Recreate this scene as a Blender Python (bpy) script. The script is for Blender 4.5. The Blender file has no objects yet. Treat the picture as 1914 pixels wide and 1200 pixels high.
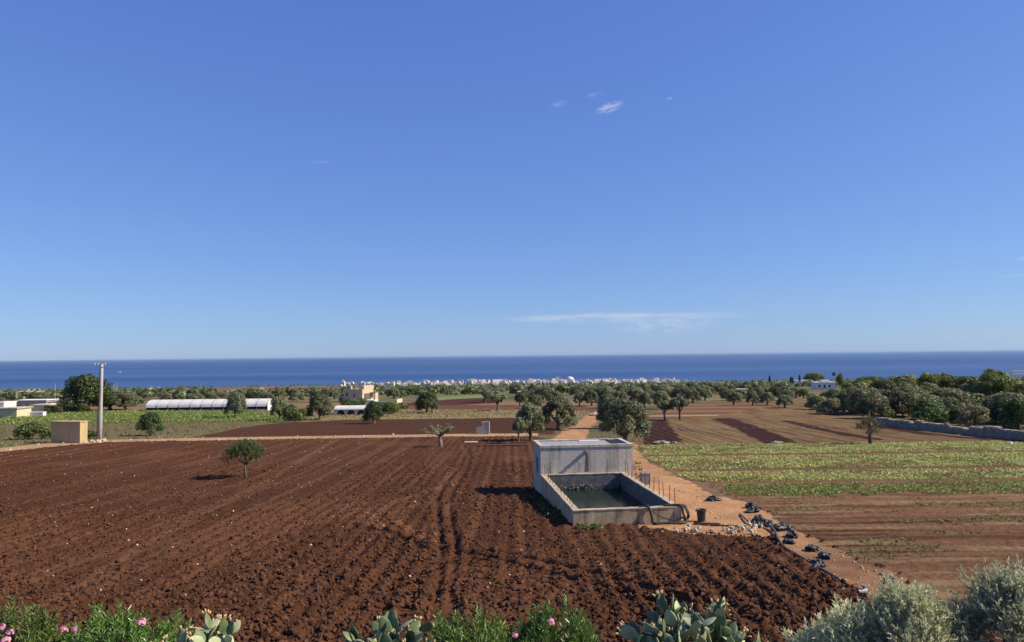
import bpy, math, random
import numpy as np
from mathutils import Matrix, Vector

random.seed(7); rng = np.random.default_rng(7)
scene = bpy.context.scene
COL = scene.collection
R = math.radians

# ------------------------------------------------------------------ camera
F = 1382.0                      # focal length in photo pixels (1914 wide)
CAMZ = 8.5
PITCH = math.atan(64.5 / F); ROLL = R(0.65)
fwd = Vector((0, math.cos(PITCH), math.sin(PITCH)))
up0 = Vector((0, -math.sin(PITCH), math.cos(PITCH)))
rt0 = Vector((1, 0, 0))
rt = rt0 * math.cos(ROLL) - up0 * math.sin(ROLL)
up = up0 * math.cos(ROLL) + rt0 * math.sin(ROLL)
cam = bpy.data.cameras.new('camera'); camo = bpy.data.objects.new('camera', cam)
COL.objects.link(camo); scene.camera = camo
cam.sensor_width = 36; cam.lens = F / 1914 * 36
cam.clip_start = 0.1; cam.clip_end = 250000
M = Matrix.Identity(4)
for i in range(3):
    M[i][0] = rt[i]; M[i][1] = up[i]; M[i][2] = -fwd[i]
M[2][3] = CAMZ
camo.matrix_world = M

# ------------------------------------------------------------------ sky, sun, exposure
SUN_EL, SUN_AZ = R(38.5), R(93)          # azimuth clockwise from +Y
world = bpy.data.worlds.new('World'); scene.world = world; world.use_nodes = True
wn = world.node_tree; wn.nodes.clear()
def N(nt, t, **k):
    n = nt.nodes.new(t)
    for a, b in k.items(): setattr(n, a, b)
    return n
sky = N(wn, 'ShaderNodeTexSky', sky_type='NISHITA', sun_disc=False, sun_elevation=SUN_EL, sun_rotation=SUN_AZ,
        air_density=1.0, dust_density=0.15, ozone_density=3.5, altitude=60)
tc = N(wn, 'ShaderNodeTexCoord'); sep = N(wn, 'ShaderNodeSeparateXYZ')
wn.links.new(tc.outputs['Generated'], sep.inputs[0])
def wmath(op, a, b=None, c=None, clamp=False):
    n = N(wn, 'ShaderNodeMath', operation=op, use_clamp=clamp)
    for i, v in enumerate((a, b, c)):
        if v is None: continue
        if isinstance(v, (int, float)): n.inputs[i].default_value = v
        else: wn.links.new(v, n.inputs[i])
    return n.outputs[0]
az = wmath('ARCTAN2', sep.outputs[0], sep.outputs[1])
el = wmath('ARCSINE', sep.outputs[2])
def px_dir(px, py):
    u = (px - 957) / F; v = (600 - py) / F
    d = (fwd + rt * u + up * v).normalized()
    return math.atan2(d.x, d.y), math.asin(d.z)
cloud = None
# thin cirrus wisps: direction, half width, half height (degrees), tilt, strength, noise stretch
for (px, py, hw, hh, tilt, st, sc) in [(1140, 201, 1.25, .42, 14, .6, (50, 190)), (1045, 194, .8, .3, 10, .18, (40, 120)),
        (1112, 177, .9, .25, 8, .16, (40, 120)), (1250, 184, .45, .16, 14, .25, (60, 160)), (592, 302, 1.1, .15, 0, .22, (40, 160)),
        (1160, 593, 10.5, .5, 0, .55, (9, 110)), (1240, 607, 4.5, .8, 0, .35, (30, 60)), (1895, 515, 1.6, .14, 4, .15, (30, 120)),
        (1912, 483, .5, .2, 4, .18, (30, 90))]:
    a0, e0 = px_dir(px, py)
    t = R(tilt)
    da = wmath('SUBTRACT', az, a0); de = wmath('SUBTRACT', el, e0)
    x = wmath('ADD', wmath('MULTIPLY', da, math.cos(t)), wmath('MULTIPLY', de, math.sin(t)))
    y = wmath('SUBTRACT', wmath('MULTIPLY', de, math.cos(t)), wmath('MULTIPLY', da, math.sin(t)))
    cx = N(wn, 'ShaderNodeCombineXYZ'); wn.links.new(wmath('MULTIPLY', x, sc[0]), cx.inputs[0]); wn.links.new(wmath('MULTIPLY', y, sc[1]), cx.inputs[1])
    cx.inputs[2].default_value = px * .37
    nz = N(wn, 'ShaderNodeTexNoise'); nz.inputs['Scale'].default_value = 1.6; nz.inputs['Detail'].default_value = 5; nz.inputs['Roughness'].default_value = .62
    wn.links.new(cx.outputs[0], nz.inputs['Vector'])
    rx = wmath('POWER', wmath('ABSOLUTE', wmath('DIVIDE', x, R(hw))), 2.0)
    ry = wmath('POWER', wmath('ABSOLUTE', wmath('DIVIDE', y, R(hh))), 2.0)
    fall = wmath('POWER', wmath('SUBTRACT', 1.0, wmath('ADD', rx, ry), clamp=True), 1.3)
    m = wmath('MULTIPLY', fall, wmath('MULTIPLY', wmath('SUBTRACT', nz.outputs[0], .36, clamp=True), 4.2, clamp=True))
    m = wmath('MULTIPLY', m, st)
    cloud = m if cloud is None else wmath('MAXIMUM', cloud, m)
mixc = N(wn, 'ShaderNodeMix', data_type='RGBA'); wn.links.new(cloud, mixc.inputs[0])
sc_ = N(wn, 'ShaderNodeSeparateColor'); cc_ = N(wn, 'ShaderNodeCombineColor'); wn.links.new(sky.outputs[0], sc_.inputs[0])
for i, (g, t) in enumerate(((.705, .99), (.705, 1.35), (.454, 3.42))):   # film-like response over the whole sky
    wn.links.new(wmath('MULTIPLY', wmath('POWER', sc_.outputs[i], g), t), cc_.inputs[i])
wn.links.new(cc_.outputs[0], mixc.inputs['A'])
mixc.inputs['B'].default_value = (7.0, 7.3, 8.0, 1)
bg = N(wn, 'ShaderNodeBackground'); bg.inputs[1].default_value = .0665
wo = N(wn, 'ShaderNodeOutputWorld')
wn.links.new(mixc.outputs['Result'], bg.inputs[0]); wn.links.new(bg.outputs[0], wo.inputs[0])

sl = bpy.data.lights.new('sun', 'SUN'); sl.energy = 5.0; sl.angle = R(.53); sl.color = (1.0, .875, .70)
so = bpy.data.objects.new('sun', sl); COL.objects.link(so)
to_sun = Vector((math.sin(SUN_AZ) * math.cos(SUN_EL), math.cos(SUN_AZ) * math.cos(SUN_EL), math.sin(SUN_EL)))
so.rotation_euler = to_sun.to_track_quat('Z', 'Y').to_euler(); so.location = (60, 0, 60)
vs = scene.view_settings
vs.view_transform = 'Standard'; vs.look = 'None'; vs.gamma = 1; vs.exposure = 0.6; vs.use_curve_mapping = False

# ------------------------------------------------------------------ terrain profile and placing
PD = np.array([0, 8, 22, 36.5, 47.8, 60, 80, 100, 130, 170, 220, 300, 450, 700, 1100, 1700, 1760, 2200], float)
PZ = np.array([7.1, 7.25, 7.8, 8.5, 9.04, 9.55, 10.3, 10.95, 11.8, 12.8, 14.0, 16.5, 22, 31.2, 45.5, 64, 70, 90], float)
def gz(y): return CAMZ - np.interp(y, PD, PZ)
SEA = CAMZ - 64.4
def hm(px): return float(np.interp(px, [0, 480, 960, 1380, 1914], [680, 669.5, 663.5, 659.5, 657]))
def gp(px, py):
    """ground point seen at a pixel of the photograph"""
    py2 = py - hm(px) + 664.5 - .01135 * (px - 957)
    d = fwd + rt * ((px - 957) / F) + up * ((600 - py2) / F)
    m = -d.z / d.y
    lo, hi = 2.0, 1700.0
    for _ in range(48):
        mid = .5 * (lo + hi)
        if np.interp(mid, PD, PZ) / mid > m: lo = mid
        else: hi = mid
    return Vector((d.x / d.y * lo, lo, float(gz(lo))))
def at(px, d):
    """ground point in the direction of a column of the photograph at depth d"""
    return Vector(((px - 957) / F * d * 1.0, d, float(gz(d))))

# ------------------------------------------------------------------ noise
def _h(ix, iy, s):
    n = (ix.astype(np.int64) * 374761393 + iy.astype(np.int64) * 668265263 + s * 974634777) & 0xffffffff
    n = ((n ^ (n >> 13)) * 1274126177) & 0xffffffff
    n = ((n ^ (n >> 16)) * 2246822519) & 0xffffffff
    return ((n ^ (n >> 15)) & 0xffffff) / float(0x1000000)
def vn(x, y, s=0):
    ix, iy = np.floor(x), np.floor(y); fx, fy = x - ix, y - iy
    fx = fx * fx * (3 - 2 * fx); fy = fy * fy * (3 - 2 * fy)
    a = _h(ix, iy, s); b = _h(ix + 1, iy, s); c = _h(ix, iy + 1, s); d = _h(ix + 1, iy + 1, s)
    return (a + (b - a) * fx) * (1 - fy) + (c + (d - c) * fx) * fy
def fbm(x, y, s=0, o=4):
    r = 0; a = .5
    for i in range(o):
        r = r + a * vn(x * 2 ** i, y * 2 ** i, s + i * 17); a *= .5
    return r
def worley(x, y, s=0):
    ix, iy = np.floor(x), np.floor(y)
    best = np.full(x.shape, 9.0); rnd = np.zeros(x.shape)
    for ox in (-1, 0, 1):
        for oy in (-1, 0, 1):
            cx, cy = ix + ox, iy + oy
            d = np.hypot(cx + _h(cx, cy, s) - x, cy + _h(cx, cy, s + 5) - y)
            m = d < best
            best = np.where(m, d, best); rnd = np.where(m, _h(cx, cy, s + 9), rnd)
    return best, rnd
def sstep(a, b, x):
    t = np.clip((x - a) / (b - a), 0, 1); return t * t * (3 - 2 * t)

# ------------------------------------------------------------------ mesh helpers
def new_mesh(name, V, faces, col=None, smooth=False):
    """faces: list of (n,k) index arrays"""
    V = np.asarray(V, np.float32).reshape(-1, 3)
    if not isinstance(faces, list): faces = [faces]
    faces = [np.asarray(f, np.int32) for f in faces if len(f)]
    me = bpy.data.meshes.new(name)
    me.vertices.add(len(V)); me.vertices.foreach_set('co', V.ravel())
    idx = np.concatenate([f.ravel() for f in faces]); tot = np.concatenate([np.full(len(f), f.shape[1], np.int32) for f in faces])
    me.loops.add(len(idx)); me.loops.foreach_set('vertex_index', idx)
    me.polygons.add(len(tot))
    st = np.zeros(len(tot), np.int32); st[1:] = np.cumsum(tot)[:-1]
    me.polygons.foreach_set('loop_start', st); me.polygons.foreach_set('loop_total', tot)
    me.polygons.foreach_set('use_smooth', np.full(len(tot), bool(smooth)))
    me.update(calc_edges=True)
    if col is not None:
        c = np.ones((len(V), 4), np.float32); c[:, :3] = col
        a = me.color_attributes.new('Col', 'FLOAT_COLOR', 'POINT'); a.data.foreach_set('color', c.ravel())
    me.validate()
    return me
def link(name, me, mat=None, parent=None, loc=None):
    o = bpy.data.objects.new(name, me); COL.objects.link(o)
    if mat is not None and me is not None and not me.materials: me.materials.append(mat)
    if parent is not None: o.parent = parent
    if loc is not None: o.location = loc
    return o
def thing(name, label, cat, loc=(0, 0, 0), rz=0, group=None):
    o = link(name, None, None, None, loc); o.empty_display_size = .2
    o.rotation_euler = (0, 0, rz); o['label'] = label; o['category'] = cat
    if group: o['group'] = group
    return o
def tag(o, label, cat, group=None):
    o['label'] = label; o['category'] = cat
    if group: o['group'] = group
    return o
class MB:
    def __init__(s): s.v = []; s.f4 = []; s.f3 = []; s.n = 0
    def add(s, V, f4=None, f3=None):
        V = np.asarray(V, float).reshape(-1, 3)
        if f4 is not None and len(f4): s.f4.append(np.asarray(f4) + s.n)
        if f3 is not None and len(f3): s.f3.append(np.asarray(f3) + s.n)
        s.v.append(V); s.n += len(V); return s
    def box(s, x0, x1, y0, y1, z0, z1, bev=0.0):
        V = [(x, y, z) for z in (z0, z1) for (x, y) in ((x0, y0), (x1, y0), (x1, y1), (x0, y1))]
        return s.add(V, [(3, 2, 1, 0), (4, 5, 6, 7), (0, 1, 5, 4), (1, 2, 6, 5), (2, 3, 7, 6), (3, 0, 4, 7)])
    def tube(s, P, rad, n=8, cap=True):
        P = np.asarray(P, float); k = len(P)
        rad = np.broadcast_to(np.asarray(rad, float), (k,))
        T = np.gradient(P, axis=0); T /= np.linalg.norm(T, axis=1)[:, None] + 1e-9
        ref = np.array([0, 0, 1.0]) if abs(T[:, 2]).mean() < .8 else np.array([1.0, 0, 0])
        A = np.cross(T, ref); A /= np.linalg.norm(A, axis=1)[:, None] + 1e-9
        B = np.cross(T, A)
        th = np.arange(n) * 2 * math.pi / n
        V = P[:, None] + rad[:, None, None] * (A[:, None] * np.cos(th)[None, :, None] + B[:, None] * np.sin(th)[None, :, None])
        i = np.arange(k - 1)[:, None] * n; j = np.arange(n)[None]
        q = np.stack([i + j, i + (j + 1) % n, i + n + (j + 1) % n, i + n + j], -1).reshape(-1, 4)
        V = V.reshape(-1, 3); f3 = []
        if cap:
            V = np.vstack([V, P[:1], P[-1:]]); a, b = k * n, k * n + 1
            f3 = [(a, (j + 1) % n, j) for j in range(n)] + [(b, (k - 1) * n + j, (k - 1) * n + (j + 1) % n) for j in range(n)]
        return s.add(V, q, f3)
    def lathe(s, prof, n=20, c=(0, 0, 0)):
        k = len(prof); th = np.arange(n) * 2 * math.pi / n
        V = np.array([[(c[0] + r * math.cos(t), c[1] + r * math.sin(t), c[2] + z) for t in th] for (r, z) in prof]).reshape(-1, 3)
        i = np.arange(k - 1)[:, None] * n; j = np.arange(n)[None]
        q = np.stack([i + j, i + (j + 1) % n, i + n + (j + 1) % n, i + n + j], -1).reshape(-1, 4)
        return s.add(V, q)
    def mesh(s, name, smooth=False, col=None):
        return new_mesh(name, np.vstack(s.v), [np.vstack(x) for x in (s.f4, s.f3) if x], col, smooth)
    def build(s, name, mat, parent=None, smooth=False): return link(name, s.mesh(name, smooth), mat, parent)
PHI = (1 + 5 ** .5) / 2
ICO_V = np.array([(-1, PHI, 0), (1, PHI, 0), (-1, -PHI, 0), (1, -PHI, 0), (0, -1, PHI), (0, 1, PHI), (0, -1, -PHI), (0, 1, -PHI), (PHI, 0, -1), (PHI, 0, 1), (-PHI, 0, -1), (-PHI, 0, 1)]) / math.hypot(1, PHI)
ICO_F = np.array([(0, 11, 5), (0, 5, 1), (0, 1, 7), (0, 7, 10), (0, 10, 11), (1, 5, 9), (5, 11, 4), (11, 10, 2), (10, 7, 6), (7, 1, 8), (3, 9, 4), (3, 4, 2), (3, 2, 6), (3, 6, 8), (3, 8, 9), (4, 9, 5), (2, 4, 11), (6, 2, 10), (8, 6, 7), (9, 8, 1)])
def ico(sub):
    V = [tuple(v) for v in ICO_V]; Fc = [tuple(f) for f in ICO_F]
    for _ in range(sub):
        cache = {}; nf = []
        def mid(a, b):
            k = (min(a, b), max(a, b))
            if k not in cache:
                p = np.array(V[a]) + np.array(V[b]); V.append(tuple(p / np.linalg.norm(p))); cache[k] = len(V) - 1
            return cache[k]
        for a, b, c in Fc:
            x, y, z = mid(a, b), mid(b, c), mid(c, a); nf += [(a, x, z), (b, y, x), (c, z, y), (x, y, z)]
        Fc = nf
    return np.array(V), np.array(Fc)
def rot_rand(n):
    q = rng.normal(size=(n, 4)); q /= np.linalg.norm(q, axis=1)[:, None]
    w, x, y, z = q.T
    return np.stack([np.stack([1 - 2 * (y * y + z * z), 2 * (x * y - z * w), 2 * (x * z + y * w)], -1),
                     np.stack([2 * (x * y + z * w), 1 - 2 * (x * x + z * z), 2 * (y * z - x * w)], -1),
                     np.stack([2 * (x * z - y * w), 2 * (y * z + x * w), 1 - 2 * (x * x + y * y)], -1)], 1)

# ------------------------------------------------------------------ materials
def base_mat(name):
    m = bpy.data.materials.new(name); m.use_nodes = True
    return m, m.node_tree, m.node_tree.nodes['Principled BSDF']
def noise(nt, scale, detail=4, rough=.6, vec=None):
    n = N(nt, 'ShaderNodeTexNoise'); n.inputs['Scale'].default_value = scale; n.inputs['Detail'].default_value = detail; n.inputs['Roughness'].default_value = rough
    if vec is not None: nt.links.new(vec, n.inputs['Vector'])
    return n
def surf(name, c1, c2=None, scale=3.0, rough=.85, bump=.3, bscale=None, spec=.25, stretch=None, c3=None, metallic=0, bdist=.02, streak=0.0, sc=(.09, .085, .07)):
    m, nt, p = base_mat(name); c1 = tuple(.88 * x for x in c1); c2 = tuple(.88 * x for x in c2) if c2 else None
    co = N(nt, 'ShaderNodeTexCoord'); vec = co.outputs['Object']
    if stretch:
        mp = N(nt, 'ShaderNodeMapping'); mp.inputs['Scale'].default_value = stretch; nt.links.new(vec, mp.inputs[0]); vec = mp.outputs[0]
    n1 = noise(nt, scale, 6, .65, vec)
    rp = N(nt, 'ShaderNodeValToRGB'); e = rp.color_ramp.elements
    e[0].position = .32; e[1].position = .68
    e[0].color = (*(c2 or tuple(.7 * x for x in c1)), 1); e[1].color = (*c1, 1)
    if c3:
        k = e.new(.8); k.color = (*c3, 1)
    nt.links.new(n1.outputs[0], rp.inputs[0]); cout = rp.outputs[0]
    if streak:
        for (sv, th0, am) in (((2.6, 2.6, .22), .50, streak), ((.7, .7, .5), .54, streak * .7), ((9, 9, 9), .60, streak * .6)):
            m3 = N(nt, 'ShaderNodeMapping'); m3.inputs['Scale'].default_value = sv; nt.links.new(co.outputs['Object'], m3.inputs[0])
            n3 = noise(nt, 1.0, 5, .62, m3.outputs[0]); r3 = N(nt, 'ShaderNodeMapRange'); r3.inputs[1].default_value = th0; r3.inputs[2].default_value = th0 + .16; r3.inputs[4].default_value = am; nt.links.new(n3.outputs[0], r3.inputs[0])
            mx3 = N(nt, 'ShaderNodeMix', data_type='RGBA'); nt.links.new(r3.outputs[0], mx3.inputs[0]); nt.links.new(cout, mx3.inputs['A']); mx3.inputs['B'].default_value = (*sc, 1); cout = mx3.outputs['Result']
    nt.links.new(cout, p.inputs['Base Color'])
    p.inputs['Roughness'].default_value = rough; p.inputs['Specular IOR Level'].default_value = spec; p.inputs['Metallic'].default_value = metallic
    if bump:
        n2 = noise(nt, bscale or scale * 6, 5, .7, co.outputs['Object'])
        b = N(nt, 'ShaderNodeBump'); b.inputs['Strength'].default_value = bump; b.inputs['Distance'].default_value = bdist
        nt.links.new(n2.outputs[0], b.inputs['Height']); nt.links.new(b.outputs[0], p.inputs['Normal'])
    return m
def soil_mat(name='soil', bs=14, bd=.05, lo=.55, hi=1.45, ns=9):
    m, nt, p = base_mat(name)
    a = N(nt, 'ShaderNodeAttribute', attribute_name='Col'); co = N(nt, 'ShaderNodeTexCoord')
    n1 = noise(nt, ns, 6, .75, co.outputs['Object'])
    mr = N(nt, 'ShaderNodeMapRange'); mr.inputs[1].default_value = .3; mr.inputs[2].default_value = .7; mr.inputs[3].default_value = lo; mr.inputs[4].default_value = hi
    nt.links.new(n1.outputs[0], mr.inputs[0])
    vm = N(nt, 'ShaderNodeVectorMath', operation='SCALE'); nt.links.new(a.outputs['Color'], vm.inputs[0]); nt.links.new(mr.outputs[0], vm.inputs['Scale'])
    nt.links.new(vm.outputs[0], p.inputs['Base Color'])
    p.inputs['Roughness'].default_value = .95; p.inputs['Specular IOR Level'].default_value = .08
    n2 = noise(nt, bs, 5, .7, co.outputs['Object'])
    b = N(nt, 'ShaderNodeBump'); b.inputs['Strength'].default_value = .9; b.inputs['Distance'].default_value = bd
    nt.links.new(n2.outputs[0], b.inputs['Height']); nt.links.new(b.outputs[0], p.inputs['Normal'])
    return m
def leaf_mat(name, trans=.32, gloss=.25, rough=.45):
    m, nt, p = base_mat(name)
    a = N(nt, 'ShaderNodeAttribute', attribute_name='Col')
    oi = N(nt, 'ShaderNodeObjectInfo'); va = N(nt, 'ShaderNodeMapRange'); va.inputs[3].default_value = .8; va.inputs[4].default_value = 1.38; nt.links.new(oi.outputs['Random'], va.inputs[0])
    hu = N(nt, 'ShaderNodeMath', operation='MULTIPLY_ADD'); hu.inputs[1].default_value = 7.31; hu.inputs[2].default_value = 0; nt.links.new(oi.outputs['Random'], hu.inputs[0]); fr = N(nt, 'ShaderNodeMath', operation='FRACT'); nt.links.new(hu.outputs[0], fr.inputs[0])
    hr = N(nt, 'ShaderNodeMapRange'); hr.inputs[3].default_value = .475; hr.inputs[4].default_value = .515; nt.links.new(fr.outputs[0], hr.inputs[0])
    hv = N(nt, 'ShaderNodeHueSaturation'); nt.links.new(hr.outputs[0], hv.inputs['Hue']); nt.links.new(va.outputs[0], hv.inputs['Value']); nt.links.new(a.outputs['Color'], hv.inputs['Color'])
    a = hv; nt.links.new(hv.outputs[0], p.inputs['Base Color'])
    p.inputs['Roughness'].default_value = rough; p.inputs['Specular IOR Level'].default_value = gloss
    t = N(nt, 'ShaderNodeBsdfTranslucent'); mx = N(nt, 'ShaderNodeMixShader'); mx.inputs[0].default_value = trans
    hsv = N(nt, 'ShaderNodeHueSaturation'); hsv.inputs['Value'].default_value = 1.3; hsv.inputs['Saturation'].default_value = 1.15
    nt.links.new(a.outputs['Color'], hsv.inputs['Color']); nt.links.new(hsv.outputs[0], t.inputs[0])
    out = nt.nodes['Material Output']
    nt.links.new(p.outputs[0], mx.inputs[1]); nt.links.new(t.outputs[0], mx.inputs[2]); nt.links.new(mx.outputs[0], out.inputs[0])
    return m
M_SOIL = soil_mat(); M_SOIL_FAR = soil_mat('soil_far', 2.0, .25, .7, 1.3, 1.6)
M_CLOD = soil_mat('soil_clod', 25, .02)
M_LEAFO = leaf_mat('leaf_silver', .42, .3, .5); M_LEAF = leaf_mat('leaf'); M_LEAFG = leaf_mat('leaf_glossy', .2, .5, .35)
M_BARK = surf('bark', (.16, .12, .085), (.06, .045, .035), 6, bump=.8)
M_BARK_PALE = surf('bark_pale', (.36, .30, .24), (.16, .12, .09), 5, bump=.8)
M_CONC = surf('concrete', (.58, .535, .46), (.42, .38, .33), 2.2, bump=.6, bscale=18, bdist=.03, streak=.5)
M_RENDER = surf('rough_render', (.68, .62, .53), (.46, .415, .35), 5.5, bump=1.0, bscale=14, bdist=.05, streak=.42)
M_WALLT = surf('tank_wall', (.68, .52, .32), (.36, .265, .15), 1.6, bump=.6, bscale=12, stretch=(1, 1, .5), streak=.75, sc=(.075, .07, .045))
M_RIM = surf('tank_rim', (.58, .47, .33), (.40, .32, .22), 4, bump=.4, streak=.5)
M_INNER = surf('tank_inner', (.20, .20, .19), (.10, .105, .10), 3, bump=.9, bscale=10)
M_ROOFC = surf('roof_screed', (.34, .33, .32), (.26, .25, .25), 2)
M_STAIN = surf('water_stain', (.10, .10, .10), (.17, .165, .16), 9, bump=.2)
M_DARK = surf('dark_opening', (.02, .02, .022), None, 3, bump=0)
M_RUST = surf('rusty_steel', (.10, .06, .04), (.05, .03, .025), 20, rough=.7, bump=.3)
M_BLACK = surf('black_plastic', (.018, .018, .02), (.03, .03, .032), 5, rough=.36, bump=.8, bscale=7, spec=.4)
M_HOSE = surf('black_hose', (.03, .03, .032), (.05, .047, .045), 6, rough=.5, bump=.1)
M_HOSEG = surf('dusty_hose', (.12, .095, .075), (.05, .042, .036), 6, rough=.6, bump=.1)
M_BUCKET = surf('bucket_plastic', (.05, .052, .055), (.035, .035, .037), 6, rough=.55, bump=.1)
M_STONE = surf('limestone', (.66, .54, .37), (.42, .33, .22), 4, bump=.6)
M_STONEG = surf('grey_stone', (.33, .31, .27), (.17, .16, .14), 2.5, bump=.7)
M_YEL = surf('ochre_plaster', (.54, .40, .21), (.45, .33, .17), 2, bump=.3, streak=.4, sc=(.25, .19, .11))
M_CREAM = surf('cream_plaster', (.68, .57, .38), (.56, .46, .30), 1.5, bump=.2, streak=.3, sc=(.3, .25, .17))
M_WHITE = surf('white_plaster', (.80, .78, .74), (.68, .66, .62), .8, bump=.1)
M_TOWN = surf('town_plaster', (.74, .71, .66), (.58, .53, .46), .05, bump=0)
M_POLE = surf('pole_concrete', (.46, .43, .40), (.36, .34, .31), 3, bump=.2)
M_STEEL = surf('galvanised_steel', (.30, .31, .32), (.2, .2, .21), 6, rough=.5, metallic=.4, bump=.1)
M_FILM = surf('greenhouse_film', (.74, .73, .70), (.58, .57, .54), .6, rough=.7, bump=.15, spec=.15, streak=.35, sc=(.4, .39, .36))
M_TILE = surf('terracotta', (.40, .16, .09), (.28, .11, .06), 3)
M_HSTONE = surf('farmhouse_stone', (.60, .50, .34), (.44, .36, .25), 1.2, bump=.4)
M_WOOD = surf('weathered_wood', (.28, .24, .19), (.17, .14, .11), 5, bump=.4)
M_GLASS = surf('window_glass', (.03, .035, .04), None, 2, rough=.12, bump=0, spec=.6)

# ------------------------------------------------------------------ sea
def sea_mat():
    m, nt, p = base_mat('sea_water')
    co = N(nt, 'ShaderNodeTexCoord'); mp = N(nt, 'ShaderNodeMapping'); mp.inputs['Scale'].default_value = (.00006, .0004, 1)
    nt.links.new(co.outputs['Object'], mp.inputs[0])
    n = noise(nt, 3, 6, .55, mp.outputs[0])
    rp = N(nt, 'ShaderNodeValToRGB'); e = rp.color_ramp.elements
    e[0].position = .35; e[0].color = (.024, .066, .172, 1); e[1].position = .68; e[1].color = (.050, .106, .232, 1)
    nt.links.new(n.outputs[0], rp.inputs[0]); nt.links.new(rp.outputs[0], p.inputs['Base Color'])
    p.inputs['Roughness'].default_value = .55; p.inputs['IOR'].default_value = 1.33; p.inputs['Specular IOR Level'].default_value = .18
    mp2 = N(nt, 'ShaderNodeMapping'); mp2.inputs['Scale'].default_value = (.05, .12, 1); nt.links.new(co.outputs['Object'], mp2.inputs[0])
    n2 = noise(nt, 1, 5, .6, mp2.outputs[0]); b = N(nt, 'ShaderNodeBump'); b.inputs['Strength'].default_value = 1; b.inputs['Distance'].default_value = 3.0
    nt.links.new(n2.outputs[0], b.inputs['Height']); nt.links.new(b.outputs[0], p.inputs['Normal'])
    return m
ys = [1500, 3000, 8000, 25000, 90000]; xs = [-90000, -20000, -5000, 0, 5000, 20000, 90000]
V = [(x, y, SEA) for y in ys for x in xs]; k = len(xs)
o = link('sea', new_mesh('sea', V, [[(j * k + i, j * k + i + 1, (j + 1) * k + i + 1, (j + 1) * k + i) for j in range(len(ys) - 1) for i in range(k - 1)]]), sea_mat())
o['kind'] = 'structure'

# ------------------------------------------------------------------ fields: outlines on the ground
def poly(*pts): return np.array([gp(*p)[:2] for p in pts])
def inside(P, x, y):
    m = np.zeros(x.shape, bool); bb = (x > P[:, 0].min()) & (x < P[:, 0].max()) & (y > P[:, 1].min()) & (y < P[:, 1].max())
    xx, yy = x[bb], y[bb]; r = np.zeros(xx.shape, bool); n = len(P)
    for i in range(n):
        x1, y1 = P[i]; x2, y2 = P[(i + 1) % n]
        if y1 == y2: continue
        c = ((y1 > yy) != (y2 > yy)) & (xx < (x2 - x1) * (yy - y1) / (y2 - y1) + x1)
        r ^= c
    m[bb] = r; return m
def dist_line(P, x, y):
    best = np.full(x.shape, 1e9)
    for i in range(len(P) - 1):
        a, b = np.array(P[i][:2]), np.array(P[i + 1][:2]); d = b - a; L = d @ d + 1e-9
        t = np.clip(((x - a[0]) * d[0] + (y - a[1]) * d[1]) / L, 0, 1)
        best = np.minimum(best, np.hypot(x - a[0] - t * d[0], y - a[1] - t * d[1]))
    return best
P_MAIN = np.vstack([poly((-260, 868), (-20, 852), (90, 838.5), (200, 830), (400, 824), (640, 819), (880, 815.5), (1000, 814), (1030, 822), (1120, 822), (1188, 826), (1192, 845), (1215, 930), (1283, 992),
               (1400, 1000), (1445, 1004), (1475, 1035), (1615, 1112)), [(12.6, 20), (12.8, 4), (-40, 4), (-60, 40)]])
P_PATH = poly((-60, 849), (80, 834), (160, 830), (200, 825.5), (400, 819.5), (640, 814.5), (880, 811), (1005, 810), (1005, 814.5), (880, 815.5), (640, 819), (400, 824), (200, 830), (100, 838.5), (-60, 856))
P_SECOND = poly((365, 817), (440, 801), (500, 792), (640, 784), (1000, 779.5), (1060, 792), (1030, 812), (880, 811), (640, 814.5), (400, 819.5))
P_TRACK = poly((1026, 824), (1050, 806), (1082, 786), (1102, 772), (1116, 767), (1130, 771), (1113, 790), (1101, 806), (1092, 822), (1186, 827), (1194, 845), (1215, 866), (1262, 888), (1330, 925), (1400, 940), (1445, 965), (1500, 1000),
               (1590, 1042), (1780, 1120), (1960, 1210), (1750, 1210), (1612, 1112), (1475, 1036), (1445, 1005), (1290, 998), (1200, 985), (1150, 930), (1120, 880), (1026, 830))
P_CROP = poly((1190, 832), (1500, 830.5), (2330, 829.5), (2330, 927), (1420, 927), (1370, 921), (1325, 907), (1262, 885), (1215, 862), (1200, 845))
P_BARE = np.vstack([poly((1325, 907), (1420, 927), (2450, 927), (2800, 1210)), [(30, 6), (14, 8)], poly((1960, 1210), (1780, 1120), (1590, 1042), (1500, 1000), (1445, 965), (1400, 940))])
P_STRIPF = poly((1195, 831), (1218, 786), (1290, 781), (1330, 779), (1500, 748), (1522, 770), (1640, 799), (1914, 826), (2010, 829), (2330, 831))
P_BACKF = poly((1180, 786), (1235, 765), (1300, 752), (1500, 748), (1530, 772), (1400, 786), (1290, 783))
P_GREEN = poly((-160, 785), (60, 778), (150, 774), (270, 770), (520, 770), (560, 782), (500, 792), (440, 801), (365, 817), (200, 824), (-160, 836))
P_GREENLOW = poly((-160, 800), (60, 797), (270, 792), (480, 788), (500, 793), (440, 802), (365, 817), (200, 824.5), (-160, 837))
P_STRAW = poly((610, 772), (700, 774), (740, 764), (1000, 766), (1100, 768), (1100, 778), (1000, 779.5), (640, 784), (560, 787))
P_RED3 = poly((740, 758), (880, 756), (1090, 758), (1130, 772), (1000, 766.5), (745, 766))
P_DRED = poly((752, 753), (850, 745), (925, 742), (930, 752), (850, 757), (760, 763))
P_GFAR = poly((815, 741), (930, 736), (935, 742), (850, 745), (800, 750))
P_VIOLET = poly((395, 725), (650, 722), (650, 733), (560, 738), (380, 739))
P_GF2 = poly((1310, 743), (1352, 741), (1352, 748), (1300, 749))
P_YARD = poly((-80, 770), (120, 768), (160, 774), (60, 780), (-80, 790))
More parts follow.
